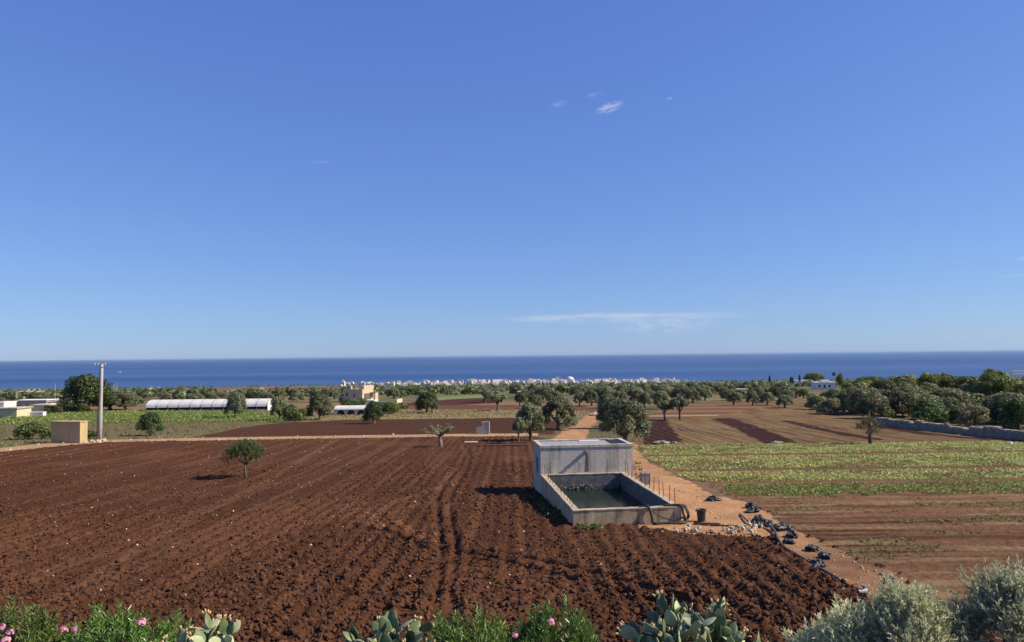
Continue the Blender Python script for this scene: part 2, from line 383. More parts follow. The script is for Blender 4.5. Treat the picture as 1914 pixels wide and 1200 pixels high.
F0 = gp(1072, 983); TANG = R(6)
ZN = [('ground', None, (.115, .105, .055)), ('green_field', P_GREEN, (.095, .135, .045)), ('farmyard', P_YARD, (.50, .38, .24)), ('fallow_field', P_VIOLET, (.17, .10, .075)), ('meadow', P_GFAR, (.17, .21, .08)),
      ('meadow', P_GF2, (.16, .2, .08)), ('ploughed_field', P_DRED, (.078, .030, .017)), ('ploughed_field', P_RED3, (.135, .066, .037)), ('dry_grass_strip', P_STRAW, (.24, .20, .09)),
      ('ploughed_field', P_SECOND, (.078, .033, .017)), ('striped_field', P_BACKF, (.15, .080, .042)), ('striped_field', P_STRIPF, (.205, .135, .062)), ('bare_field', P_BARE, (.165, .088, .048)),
      ('ploughed_field', P_MAIN, (.076, .0315, .0148)), ('dirt_track', P_TRACK, (.43, .24, .118)), ('dirt_path', P_PATH, (.40, .26, .155)), ('crop_field', P_CROP, (.15, .085, .042))]
Z_MAIN, Z_TRACK, Z_PATH, Z_CROP, Z_BARE, Z_STRIP, Z_BACK, Z_SECOND, Z_GREEN, Z_STRAW = 13, 14, 15, 16, 12, 11, 10, 9, 1, 8
RUTS = [[(864, 824), (871, 845), (866, 860), (856, 880), (829, 900), (817, 930), (816, 947), (823, 1000), (826, 1030), (822, 1070), (816, 1117), (812, 1200)],
        [(872, 828), (878, 850), (873, 876), (858, 896), (843, 925), (839, 952), (848, 1000), (851, 1030), (846, 1070), (840, 1117), (836, 1200)]]
RUTS2 = [[(706, 985), (735, 998), (778, 1013), (820, 1022), (900, 1038), (960, 1052), (1080, 1085), (1240, 1128), (1330, 1170)],
         [(900, 1026), (960, 1036), (1080, 1062), (1200, 1096), (1300, 1130)]]
LIGHTL = [[(632, 821), (575, 852), (520, 886), (400, 950), (300, 1003), (180, 1075), (70, 1142)], [(690, 972), (706, 955), (735, 940), (790, 921), (850, 900)], [(690, 972), (706, 985), (735, 998)], [(738, 970), (748, 957), (790, 938)], [(738, 970), (760, 988), (800, 1003)]]
G = lambda L: [gp(*p) for p in L]
RUTS = [G(l) for l in RUTS]; RUTS2 = [G(l) for l in RUTS2]; LIGHTL = [G(l) for l in LIGHTL]
DARKS = [[(1218, 783), (1228, 800), (1235, 815), (1240, 830)], [(1352, 783), (1395, 800), (1430, 815), (1462, 830)], [(1470, 788), (1530, 803), (1590, 815), (1640, 823)], [(1640, 800), (1720, 812), (1800, 821), (1900, 828)]]
DARKW = [2.3, 2.0, 1.05, 1.0]
DARKS = [G(l) for l in DARKS]

def zone_of(x, y):
    wob = (fbm(x * .9, y * .9, 41, 3) - .47)
    z = np.zeros(x.shape, int)
    for i, (n, P, c) in enumerate(ZN):
        if P is None: continue
        a = np.where(y < 110, 1.0, 2.0) * (.35 if i == Z_PATH else 3.2 if i == Z_CROP else 1.2)
        z[inside(P, x + wob * a, y + wob * a)] = i
    return z
def relief(x, y, z, res):
    h = np.zeros(x.shape)
    near = y < 112
    m = (z == Z_MAIN) & near
    if m.any():
        xx, yy = x[m], y[m]
        rough = .55 + .75 * vn(xx * .13, yy * .09, 3) + .15 * sstep(2, 9, xx) * sstep(40, 30, yy)
        warp = xx + .25 * fbm(xx * .7, yy * .35, 8, 3)
        fur = np.sin(warp * 2 * math.pi / .78) * (.3 + .9 * vn(xx * .35, yy * .12, 12))
        w1, r1 = worley(xx / .30, yy / .34, 21); w2, r2 = worley(xx / .17, yy / .17, 33)
        c1 = np.clip(1 - (w1 / .62) ** 2, 0, 1) * (r1 ** 1.8) * .115
        c2 = np.clip(1 - (w2 / .6) ** 2, 0, 1) * r2 * .062
        hh = rough * (c1 + c2) + (.05 * rough + .03 * sstep(1, 7, xx) * sstep(40, 32, yy)) * fur + .07 * (fbm(xx * .5, yy * .5, 5) - .5) + .10 * (vn(xx * .12, yy * .1, 6) - .5)
        for L in RUTS:
            d = dist_line(L, xx, yy) + .22 * (vn(xx * 2.3, yy * 1.2, 91) - .5)
            hh = hh * (.75 + .25 * sstep(.1, .4, d)) - .12 * sstep(.22, .04, d) * (.35 + vn(xx * .8, yy * .8, 92)) + .05 * np.exp(-((d - .42) / .15) ** 2)
        for L in RUTS2:
            d = dist_line(L, xx, yy) + .10 * (vn(xx * 2, yy * 2, 91) - .5)
            hh = hh * (.7 + .3 * sstep(.1, .4, d)) - .16 * sstep(.24, .06, d) + .06 * np.exp(-((d - .36) / .15) ** 2)
        for L in LIGHTL[:1]:
            d = dist_line(L, xx, yy); hh = hh * (.45 + .55 * sstep(.1, .5, d)) + .04 * np.exp(-(d / .3) ** 2)
        h[m] = hh
    un = (x - F0.x) * math.cos(TANG) + (y - F0.y) * math.sin(TANG); vn_ = (y - F0.y) * math.cos(TANG) - (x - F0.x) * math.sin(TANG)
    m = (z == Z_SECOND) & near
    if m.any():
        xx, yy = x[m], y[m]; w1, r1 = worley(xx / .5, yy / .5, 22)
        h[m] = np.clip(.6 - w1, 0, 1) * r1 * .28
    m = (z == Z_TRACK) & near
    if m.any(): h[m] = .05 * (fbm(x[m] * 1.2, y[m] * 1.2, 9) - .5) + .02 * fbm(x[m] * 6, y[m] * 6, 10)
    m = (z == Z_PATH)
    if m.any(): h[m] = .06 + .06 * fbm(x[m] * 1.5, y[m] * 1.5, 9)
    m = (z == Z_BARE) & near
    if m.any():
        xx, yy = x[m], y[m]; w1, r1 = worley(xx / .4, yy / .3, 23)
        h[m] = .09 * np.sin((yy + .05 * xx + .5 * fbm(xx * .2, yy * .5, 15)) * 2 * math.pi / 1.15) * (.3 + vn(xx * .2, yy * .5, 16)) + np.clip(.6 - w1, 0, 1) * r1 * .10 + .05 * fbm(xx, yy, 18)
    m = (z == Z_CROP) & near
    if m.any(): h[m] = .05 * fbm(x[m] * 2, y[m] * 2, 19)
    m = (z == Z_STRIP)
    if m.any():
        xx, yy = x[m], y[m]
        h[m] = .06 * np.sin((xx + .4 * fbm(xx * .2, yy * .1, 25)) * 2 * math.pi / 1.3) + .08 * fbm(xx, yy, 26)
    m = (z == Z_GREEN)
    if m.any(): h[m] = .10 * fbm(x[m], y[m], 27)
    m = (z == 0)
    if m.any(): h[m] = .25 * (fbm(x[m] * .3, y[m] * .3, 28) - .5) * sstep(5, 30, y[m])
    h = np.where((un > .12) & (un < 5.43) & (vn_ > .12) & (vn_ < 14.4), -2.6, h)   # pit under the tank
    return h
def colour(x, y, z):
    c = np.array([q[2] for q in ZN])[z].copy()
    big = fbm(x * .06, y * .06, 51); mid = fbm(x * .5, y * .5, 52)
    c *= (.72 + .36 * big + .24 * mid)[:, None]
    m = z == Z_MAIN
    if m.any():
        xx, yy = x[m], y[m]
        d = np.min([dist_line(L, xx, yy) for L in LIGHTL], axis=0)
        f = (.95 * np.exp(-(d / .34) ** 2) * (.35 + .65 * vn(xx * 1.5, yy * 1.5, 61)))[:, None]
        cc = c[m] * (1 - f) + f * np.array([.19, .09, .046])
        st = .5 + .5 * np.sin((xx + .6 * fbm(xx * .3, yy * .08, 62)) * 2 * math.pi / 2.6)
        st2 = fbm(xx * 1.5, yy * .07, 64)
        f2 = np.clip(.5 * sstep(.55, .95, st) * sstep(.3, .6, vn(xx * .15, yy * .05, 63)) + .55 * sstep(.48, .64, st2) + .5 * sstep(.5, .66, fbm(xx * .16, yy * .11, 65)), 0, .8)[:, None]
        cc = cc * (1 - f2) + f2 * np.array([.125, .056, .028])
        h = np.hypot(xx - 5.6, (yy - 36) * 1.2)
        c[m] = cc
    m = z == Z_TRACK
    if m.any():
        f = (sstep(36, 29, y[m]) * .75 + .25 * sstep(.45, .65, mid[m]))[:, None]
        c[m] = c[m] * (1 - f) + f * np.array([.20, .104, .056])
        pt_ = fbm(x[m] * .9, y[m] * .55, 66); c[m] *= (.72 + .56 * pt_)[:, None]
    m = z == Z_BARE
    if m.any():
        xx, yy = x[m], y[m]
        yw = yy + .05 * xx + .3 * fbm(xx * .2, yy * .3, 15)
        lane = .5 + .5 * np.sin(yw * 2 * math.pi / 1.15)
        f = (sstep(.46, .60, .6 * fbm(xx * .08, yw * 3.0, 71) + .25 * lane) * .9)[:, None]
        cc = c[m] * (1 - f) + f * np.array([.058, .026, .0155])  # dark moist lanes that also paint furrow shading into the soil colour
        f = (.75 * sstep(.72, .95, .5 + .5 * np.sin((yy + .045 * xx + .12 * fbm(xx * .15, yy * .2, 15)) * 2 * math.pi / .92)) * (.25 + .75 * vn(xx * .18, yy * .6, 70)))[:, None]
        cc = cc * (1 - f) + f * np.array([.06, .027, .016])  # thin dark lines: shade of the furrows painted as colour
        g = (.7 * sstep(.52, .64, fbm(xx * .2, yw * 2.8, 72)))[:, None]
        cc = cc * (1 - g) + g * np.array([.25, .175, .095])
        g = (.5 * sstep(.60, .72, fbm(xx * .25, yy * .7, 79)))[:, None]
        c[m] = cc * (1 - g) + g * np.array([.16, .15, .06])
    m = (z == Z_STRIP)
    if m.any():
        xx, yy = x[m], y[m]
        s = np.sin((xx + .8 * fbm(xx * .2, yy * .05, 25)) * 2 * math.pi / 2.6)
        f = (np.clip(.55 * sstep(.1, .9, s) + 1.1 * sstep(.45, .62, fbm(xx * 1.2, yy * .12, 78)), 0, 1) * (.3 + .7 * vn(xx * .4, yy * .1, 73)))[:, None]
        cc = c[m] * (1 - f) + f * np.array([.115, .058, .03])
        for L, w in zip(DARKS, DARKW):
            d = dist_line(L, xx, yy) + .5 * (vn(xx * .8, yy * .4, 74) - .5)
            f = sstep(w + .25, w - .25, d)[:, None]
            cc = cc * (1 - f) + f * np.array([.048, .018, .011])
        c[m] = cc
    m = (z == Z_BACK)
    if m.any():
        xx, yy = x[m], y[m]
        s = np.sin((yy + .04 * xx) * 2 * math.pi / 16.0)
        f = (.6 * sstep(-.2, .6, s))[:, None]; cc = c[m] * (1 - f) + f * np.array([.27, .165, .09])
        d = dist_line(G([(1225, 777), (1400, 775.5), (1520, 776)]), xx, yy); f = sstep(1.6, .6, d)[:, None]
        c[m] = cc * (1 - f) + f * np.array([.42, .30, .19])
    m = (z == Z_GREEN)
    if m.any():
        xx, yy = x[m], y[m]; lo = inside(P_GREENLOW, xx, yy)
        cc = c[m]; s = .5 + .5 * np.sin((yy + .1 * xx) * 2 * math.pi / 1.6)
        brown = np.array([.20, .125, .07]); f = (lo * (.45 + .4 * s))[:, None]
        cc = cc * (1 - f) + f * brown
        f = ((~lo) * .5 * sstep(.45, .65, fbm(xx * .06, yy * .12, 75)))[:, None]
        c[m] = cc * (1 - f) + f * np.array([.21, .20, .075])
    m = (z == 0)
    if m.any():
        xx, yy = x[m], y[m]
        f = (.85 * sstep(.44, .54, fbm(xx * .012, yy * .02, 76)) * sstep(100, 160, yy))[:, None]
        cc = c[m] * (1 - f) + f * np.array([.23, .15, .085])
        f = (sstep(.52, .58, fbm(xx * .02, yy * .03, 77)) * .6)[:, None]
        cc = cc * (1 - f) + f * np.array([.12, .15, .06])
        f = (sstep(115, 60, yy) * .7)[:, None]
        c[m] = cc * (1 - f) + f * np.array([.20, .115, .065])
    return np.clip(c * .86, .005, .9)
def grid(y0, y1, res, resx=None, k=.70, pad=5, kin=None):
    resx = resx or res
    yv = np.arange(y0, y1 + res * .5, res); w = k * y1 + pad; xv = np.arange(-w, w + resx, resx)
    X, Y = np.meshgrid(xv, yv); nx = len(xv); ny = len(yv)
    x, y = X.ravel(), Y.ravel()
    j, i = np.meshgrid(np.arange(ny - 1), np.arange(nx - 1), indexing='ij')
    b = (j * nx + i).ravel(); q = np.stack([b, b + 1, b + nx + 1, b + nx], -1)
    q = q[np.abs(x[q[:, 0]]) < k * y[q[:, 0]] + pad]
    if kin is not None: q = q[np.abs(x[q[:, 0]]) > .70 * y[q[:, 0]] + kin]
    used = np.unique(q); rem = np.full(len(x), -1); rem[used] = np.arange(len(used)); x, y = x[used], y[used]; q = rem[q]
    z = zone_of(x, y)
    hgt = gz(y) + relief(x, y, z, res)
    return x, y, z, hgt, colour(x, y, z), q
FIELDS = {}
for (y0, y1, res, kk_, pad, kin) in [(15, 45, .087, .70, 3, None), (45, 112.05, .18, .70, 4, None), (4, 15.05, .35, .70, 14, None), (15, 112, .5, .80, 16, 2.3), (112, 190.2, .68, .77, 40, None), (190, 420, 1.3, .77, 40, None), (420, 1759, 6, .77, 40, None)]:
    x, y, z, h, c, q = grid(y0, y1, res, None, kk_, pad, kin)
    zf = z[q[:, 0]]
    for zi in np.unique(zf):
        fq = q[zf == zi]; u = np.unique(fq); rem = np.zeros(len(x), int); rem[u] = np.arange(len(u))
        FIELDS.setdefault(zi, []).append((np.stack([x[u], y[u], h[u]], -1), rem[fq], c[u]))
for zi, L in FIELDS.items():
    for far in (0, 1):
        LL = [l for l in L if (l[0][:, 1].mean() > 112) == bool(far)]
        if not LL: continue
        V = []; Q = []; C = []; n = 0
        for v, f, c in LL: V.append(v); Q.append(f + n); C.append(c); n += len(v)
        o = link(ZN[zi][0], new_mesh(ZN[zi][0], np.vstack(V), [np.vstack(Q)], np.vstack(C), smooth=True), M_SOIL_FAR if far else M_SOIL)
        o['kind'] = 'structure'
def ground_z(x, y):
    x = np.atleast_1d(np.asarray(x, float)); y = np.atleast_1d(np.asarray(y, float))
    return gz(y) + relief(x, y, zone_of(x, y), .1)

# clods and pale stones lying on the ploughed field: uncountable
OCT_V = np.array([(x, y, z) for z in (-.6, .6) for (x, y) in ((-.6, -.6), (.6, -.6), (.6, .6), (-.6, .6))]); OCT_F = np.array([(3, 2, 1), (3, 1, 0), (4, 5, 6), (4, 6, 7), (0, 1, 5), (0, 5, 4), (1, 2, 6), (1, 6, 5), (2, 3, 7), (2, 7, 6), (3, 0, 4), (3, 4, 7)])
def scatter_mesh(P, S, squash=(.6, 1), jit=.28, oc=False):
    BV, BF = (OCT_V, OCT_F) if oc else (ICO_V, ICO_F); nb = len(BV)
    n = len(P); base = BV[None] * (1 + rng.uniform(-jit, jit, (n, nb, 1)))
    sc = np.stack([rng.uniform(.7, 1.2, n), rng.uniform(.7, 1.2, n), rng.uniform(*squash, n)], -1)
    Vv = np.einsum('nij,nkj->nki', rot_rand(n), base * sc[:, None]) * S[:, None, None] + P[:, None]
    Ff = (BF[None] + nb * np.arange(n)[:, None, None]).reshape(-1, 3)
    return Vv.reshape(-1, 3), Ff
n = 52000
yy = 17 + 52 * rng.random(n) ** 1.5; xx = rng.uniform(-1, 1, n) * (.74 * yy + 3)
m = inside(P_MAIN, xx, yy); xx, yy = xx[m], yy[m]
dr = np.min([dist_line(L, xx, yy) for L in RUTS + RUTS2], axis=0); m = (dr > .12) & ~((xx > 1.2) & (xx < 8.9) & (yy > 36) & (yy < 53)); xx, yy = xx[m], yy[m]
S = .03 + .045 * rng.random(len(xx)) ** 2 + .05 * rng.random(len(xx)) ** 7
S *= .8 + .6 * vn(xx * .13, yy * .09, 3)
P = np.stack([xx, yy, ground_z(xx, yy) + S * .25], -1)
cc = np.array([.070, .029, .0135]) * rng.uniform(.6, 1.45, (len(S), 1)) + rng.uniform(0, .015, (len(S), 1)); nr = P[:, 1] < 27
V1, F1 = scatter_mesh(P[nr], S[nr], jit=.2); V2, F2 = scatter_mesh(P[~nr], S[~nr], oc=True, jit=.3)
o = link('soil_clods', new_mesh('soil_clods', np.vstack([V1, V2]), [np.vstack([F1, F2 + len(V1)])], np.vstack([np.repeat(cc[nr], 12, 0), np.repeat(cc[~nr], 8, 0)])), M_CLOD); o['kind'] = 'stuff'; o['label'] = 'loose red brown clods of earth over the ploughed field'; o['category'] = 'clods'
def pale_stones(name, n, fx, fy, P_in, smin, smax, label, colr=(.55, .44, .33)):
    xx, yy = fx(n), fy(n)
    m = inside(P_in, xx, yy) & ~((xx > 1.2) & (xx < 8.9) & (yy > 36) & (yy < 53)); xx, yy = xx[m], yy[m]
    S = smin + (smax - smin) * rng.random(len(xx)) ** 3
    V, Fq = scatter_mesh(np.stack([xx, yy, ground_z(xx, yy) + S * .35], -1), S)
    cc = np.array(colr) * rng.uniform(.6, 1.25, (len(S), 1))
    o = link(name, new_mesh(name, V, [Fq], np.repeat(cc, 12, 0)), M_CLOD); o['kind'] = 'stuff'; o['label'] = label; o['category'] = 'stones'
U = lambda a, b: (lambda n: rng.uniform(a, b, n))
pale_stones('field_stones', 3600, U(-60, 16), U(18, 100), P_MAIN, .012, .055, 'small pale stones strewn over the dark ploughed field')
pale_stones('track_stones', 1800, U(0, 30), U(18, 60), P_TRACK, .015, .09, 'pale pebbles strewn along the orange dirt track')
pale_stones('path_stones', 900, U(-80, 8), U(80, 112), P_PATH, .05, .2, 'pale rubble along the narrow dirt path between fields', (.5, .36, .24))

# ------------------------------------------------------------------ pump house and water tank
def L2W(u, v, z): return Vector((F0.x + u * math.cos(TANG) - v * math.sin(TANG), F0.y + u * math.sin(TANG) + v * math.cos(TANG), z))
RIM = CAMZ - 7.74                  # level of the tank rim
TW, TD = 5.55, 11.35
tank = thing('water_tank', 'open concrete water tank with dark water in front of the grey pump house', 'water tank', (F0.x, F0.y, 0), TANG)
th = .30
def tp(name, mat, *boxes, parent=tank):
    b = MB()
    for q in boxes: b.box(*q)
    return b.build(name, mat, parent)
tp('front_wall', M_WALLT, (0, TW, 0, th, -1.2, RIM - .06))
tp('side_wall', M_WALLT, (0, th, th, TD - .002, -1.8, RIM - .06))
tp('side_wall', M_WALLT, (TW - th, TW, th, TD - .002, -1.8, RIM - .06))
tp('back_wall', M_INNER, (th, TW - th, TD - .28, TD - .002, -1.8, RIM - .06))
b = MB()
for (x0, x1, y0, y1) in ((-.02, TW + .02, -.02, th + .02), (-.02, th + .02, th + .02, TD - .004), (TW - th - .02, TW + .02, th + .02, TD - .004), (th + .02, TW - th - .02, TD - .30, TD - .004)):
    lx = x1 - x0 > y1 - y0; c0, c1_ = (x0, x1) if lx else (y0, y1)
    while c0 < c1_ - .01:
        e_ = min(c1_, c0 + rng.uniform(.18, .8)); j = rng.uniform(-.012, .012, 3)
        if lx: b.box(c0 + .003, e_ - .003, y0 + j[0], y1 + j[1], RIM - .06, RIM + j[2])
        else: b.box(x0 + j[0], x1 + j[1], c0 + .003, e_ - .003, RIM - .06, RIM + j[2])
        c0 = e_
b.build('rim', M_RIM, tank)
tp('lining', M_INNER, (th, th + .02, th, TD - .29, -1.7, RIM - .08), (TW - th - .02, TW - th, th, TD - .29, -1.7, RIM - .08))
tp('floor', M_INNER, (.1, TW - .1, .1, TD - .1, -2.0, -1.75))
def water_mat():
    m, nt, p = base_mat('tank_water')
    p.inputs['Base Color'].default_value = (.012, .024, .018, 1); p.inputs['Roughness'].default_value = .12; p.inputs['IOR'].default_value = 1.33
    co = N(nt, 'ShaderNodeTexCoord'); n = noise(nt, 5, 3, .5, co.outputs['Object']); b = N(nt, 'ShaderNodeBump'); b.inputs['Strength'].default_value = .35; b.inputs['Distance'].default_value = .04
    nt.links.new(n.outputs[0], b.inputs['Height']); nt.links.new(b.outputs[0], p.inputs['Normal'])
    return m
WL = RIM - 1.02
tp('water', water_mat(), (th - .05, TW - th + .05, th - .05, TD - .25, WL - .4, WL))
# rubble at the water line of the far wall
b = MB()
for i in range(90):
    Vr, Fr = scatter_mesh(np.array([[rng.uniform(th + .1, TW - th - .1), TD - .33 - rng.uniform(0, .1), WL + rng.uniform(-.02, .32)]]), np.array([rng.uniform(.04, .09)])); b.add(Vr, None, Fr)
o = b.build('rubble', M_INNER, tank); o['kind'] = 'stuff'
def stake_mesh(h, r):
    return MB().tube([(0, 0, 0), (.004, .003, h * .5), (0, 0, h)], [r, r, r * .9], 6).mesh('stake')
sm1, sm2 = stake_mesh(.86, .019), stake_mesh(.80, .014)
for i in range(12):
    o = link('stake', sm1, M_RUST, tank, (TW - .13 + rng.uniform(-.03, .03), .55 + i * .92 + rng.uniform(-.1, .1), RIM - .02)); o.rotation_euler = (rng.uniform(-.05, .05), rng.uniform(-.06, .06), 0)
for i in range(13):
    o = link('stake', sm2, M_RUST, tank, (.14 + rng.uniform(-.03, .03), .9 + i * .8 + rng.uniform(-.15, .15), RIM - .02)); o.rotation_euler = (rng.uniform(-.06, .06), rng.uniform(-.06, .06), 0)
for i in range(3):
    o = link('stake', sm2, M_RUST, tank, (.6 + i * 1.9, TD - .16, RIM - .02))

HB = float(gz(48.5)) - .3; HR = RIM + 1.83          # pump house base and roof edge
ph = thing('pump_house', 'grey concrete pump house with flat parapet roof behind the water tank', 'pump house', tuple(L2W(0, TD, 0)), TANG)
PWd, PDp = 6.15, 3.35
# left wall with a doorway
fw_ = tp('wall', M_RENDER, (0, PWd, 0, .22, HB, HR - .16), parent=ph)
tp('wall', M_RENDER, (0, PWd, PDp - .22, PDp, HB, HR - .16), parent=ph)
tp('wall', M_RENDER, (PWd - .22, PWd, .22, PDp - .22, HB, HR - .16), parent=ph)
lw_ = tp('wall', M_RENDER, (0, .22, .22, 1.2, HB, HR - .16), (0, .22, 2.05, PDp - .22, HB, HR - .16), (0, .22, 1.2, 2.05, HR - .95, HR - .16), (0, .22, 1.2, 2.05, HB, HR - 2.0), parent=ph)
tp('window', M_DARK, (.10, .14, 1.2, 2.05, HR - 2.0, HR - .95), parent=lw_)
tp('parapet', M_CONC, (-.04, PWd + .04, -.04, .24, HR - .16, HR), (-.04, PWd + .04, PDp - .24, PDp + .04, HR - .16, HR), (-.04, .24, .24, PDp - .24, HR - .16, HR), (PWd - .24, PWd + .04, .24, PDp - .24, HR - .16, HR), parent=ph)
rf_ = tp('roof', M_ROOFC, (.2, PWd - .2, .2, PDp - .2, HR - .55, HR - .10), parent=ph)
tp('roof_panel', M_WHITE, (3.1, 4.5, 2.6, 3.0, HR - .099, HR - .04), parent=rf_)
tp('roof_shade', M_DARK, (5.0, 5.75, .5, 2.9, HR - .099, HR - .06), parent=rf_)  # dark panel painting the right parapet's shadow onto the roof
b = MB(); b.box(2.98, 3.12, -.36, .02, HR - .50, HR - .44); b.box(2.96, 2.985, -.36, .02, HR - .50, HR - .34); b.box(3.115, 3.14, -.36, .02, HR - .50, HR - .34)
b.build('roof_spout', M_CONC, fw_)
b = MB()
k = 14
zs = np.linspace(HR - .5, HR - 1.75, k); wl = .06 + .09 * np.linspace(0, 1, k) ** .6 + rng.uniform(-.015, .015, k); wr = .06 + .08 * np.linspace(0, 1, k) ** .6 + rng.uniform(-.015, .015, k)
V = [(3.06 - a, -.004, z) for a, z in zip(wl, zs)] + [(3.06 + a, -.004, z) for a, z in zip(wr, zs)]
b.add(V, [(i, i + 1, k + i + 1, k + i) for i in range(k - 1)]); b.build('water_stain', M_STAIN, fw_)
b = MB(); b.tube([(5.72, 3.0, HR - .1), (5.72, 3.0, HR + 1.05)], .03, 6); b.build('vent_pipe', M_STEEL, ph)

def ground_pt(px, py, dz=0):
    p = gp(px, py); p.z = float(ground_z(p.x, p.y)[0]) + dz; return p
# hoses, bucket, pump box
def hose(name, pts, r, mat, label, cat='hose', sub=6):
    P = np.array(pts, float)
    t = np.arange(len(P)); tt = np.linspace(0, len(P) - 1, (len(P) - 1) * sub + 1); Q = []
    for q in tt:   # Catmull-Rom
        i = min(int(q), len(P) - 2); f = q - i
        p0, p1, p2, p3 = P[max(i - 1, 0)], P[i], P[i + 1], P[min(i + 2, len(P) - 1)]
        Q.append(.5 * (2 * p1 + (p2 - p0) * f + (2 * p0 - 5 * p1 + 4 * p2 - p3) * f * f + (3 * p1 - p0 - 3 * p2 + p3) * f ** 3))
    return tag(MB().tube(Q, r, 8).build(name, mat, None, True), label, cat)
T = lambda u, v, z: tuple(L2W(u, v, z))
hose('suction_hose', [T(3.75, 2.2, WL - .1), T(3.82, 1.2, WL + .5), T(3.85, .45, RIM - .02), T(3.86, .15, RIM + .06), T(3.9, -.12, RIM - .1), T(3.95, -.22, .3), T(4.0, -.25, .02), T(4.15, -.35, .05)], .065, M_HOSE, 'thick black hose hanging over the front wall of the tank')
hose('thin_hose', [T(3.4, .15, RIM + .04), T(3.8, -.05, RIM + .05), T(4.1, -.12, RIM - .22), T(4.6, -.14, RIM - .5), T(5.2, -.12, RIM - .62), T(5.6, -.1, RIM - .5)], .035, M_HOSE, 'thin black hose sagging along the front wall of the tank')
hose('corner_hose', [T(4.7, .15, RIM + .05), T(5.2, .12, RIM + .07), T(5.55, -.02, RIM + .03), T(5.62, -.1, .4), T(5.75, -.2, .08), T(5.5, -.45, .05), T(5.0, -.5, .07), T(4.5, -.42, .05), T(4.05, -.4, .05)], .06, M_HOSE, 'black hose bundled over the right corner of the tank front')
for i in range(2):
    hose('hose_loop', [T(5.62 + .06 * i, .3, RIM + .02), T(5.75 + .06 * i, .05, RIM - .05), T(5.85 + .05 * i, -.12, .35), T(5.8 + .04 * i, .1, .06), T(5.75, .4, .1)], .05, M_HOSE, ['black hose loop hanging nearest the tank corner', 'outer black hose loop at the tank corner'][i])
bp = ground_pt(1311, 974)
bk = thing('bucket', 'dark grey plastic tub standing on the dirt beside the water tank', 'bucket', bp)
bb_ = MB().lathe([(0, .02), (.185, 0), (.19, .01), (.235, .55), (.25, .60), (.235, .60), (.22, .55), (.18, .04), (0, .04)], 22).build('body', M_BUCKET, bk, True)
MB().lathe([(.237, .545), (.262, .55), (.268, .60), (.25, .618), (.236, .60)], 22).build('rim', M_BUCKET, bb_, True)
for s in (-1, 1):
    MB().tube([(s * .25, -.07, .56), (s * .285, -.06, .52), (s * .29, 0, .5), (s * .285, .06, .52), (s * .25, .07, .56)], .012, 6).build('handle', M_BUCKET, bb_)
pb = ground_pt(1206, 905)
bx = thing('pump_box', 'small grey metal cabinet behind the rusty stakes right of the tank', 'cabinet', pb, TANG)
tp('cabinet', M_STEEL, (-.3, .3, -.25, .25, 0, .75), parent=bx); tp('lid', M_STEEL, (-.33, .33, -.28, .28, .752, .80), parent=bx); tp('plinth', M_CONC, (-.4, .4, -.35, .35, -.2, .001), parent=bx)
def wp(px, py, dz): p = ground_pt(px, py, dz); return (p.x, p.y, p.z)
hose('field_hose', [wp(1424, 984, .12), wp(1440, 990, .14), wp(1450, 1000, .1), wp(1454, 1012, .08), wp(1466, 1026, .07), wp(1490, 1042, .07), wp(1520, 1060, .07), wp(1560, 1083, .07), wp(1590, 1100, .07), wp(1612, 1113, .07)], .062, M_HOSEG, 'long dusty black hose along the edge of the ploughed field')
vv = ground_pt(1614, 1113)
vt = thing('hose_valve', 'pale blue valve fitting at the near end of the long hose', 'valve', vv)
MB().tube([(-.22, -.1, .08), (.12, .02, .08)], .085, 10).build('coupling', M_STEEL, vt); MB().tube([(0, -.03, .1), (0, -.03, .26)], .03, 8).build('stem', M_STEEL, vt); MB().lathe([(0, .25), (.09, .25), (.1, .27), (.09, .29), (0, .29)], 12, (0, -.03, 0)).build('handwheel', M_STEEL, vt)
hose('ground_pipe', [wp(1296, 981, .04), wp(1330, 983, .04), wp(1365, 984, .04), wp(1392, 985, .05)], .045, M_RUST, 'straight dark pipe lying on the ground beside the tub', 'pipe')
hose('bent_pipe', [wp(1383, 962, .05), wp(1388, 968, .08), wp(1395, 975, .1), wp(1400, 981, .14)], .04, M_HOSE, 'short bent black pipe sticking out of the rubble heap', 'pipe')
hose('reddish_pipe', [wp(1298, 977, .05), wp(1312, 980, .05), wp(1346, 981, .05)], .05, M_RUST, 'short reddish rusty pipe lying behind the straight dark pipe', 'pipe')

# black plastic bundles
IV, IFc = ico(3)
def bag_mesh(seed):
    r = np.random.default_rng(seed); V = IV.copy()
    for _ in range(26):
        a = r.normal(size=3); a /= np.linalg.norm(a); f = r.uniform(2.0, 7.0); p = r.uniform(0, 6.28)
        V *= (1 + .085 * (np.abs(np.sin(f * (IV @ a) + p)) - .5))[:, None]
    for _ in range(9):
        a = r.normal(size=3); a /= np.linalg.norm(a); a[2] = abs(a[2]) * .8
        d = np.clip((IV @ a - .78) / .22, 0, 1); V += (d ** 1.5)[:, None] * a * r.uniform(.2, .75)
    V[:, 2] = np.maximum(V[:, 2] * .8, -.35)
    return V
def tie_mesh(a, e):
    return MB().tube([(math.cos(a) * .7, math.sin(a) * .7, .45), (math.cos(a) * (.75 + .4 * e), math.sin(a) * (.75 + .4 * e), .7 + .3 * e), (math.cos(a) * (.7 + .8 * e), math.sin(a) * (.7 + .8 * e), .6 + .3 * e), (math.cos(a) * (.7 + 1.2 * e), math.sin(a) * (.7 + 1.2 * e), .25)], [.3, .16, .13, .05], 6)
M_PALEP = surf('pale_plastic', (.45, .45, .46), None, 4, rough=.4)
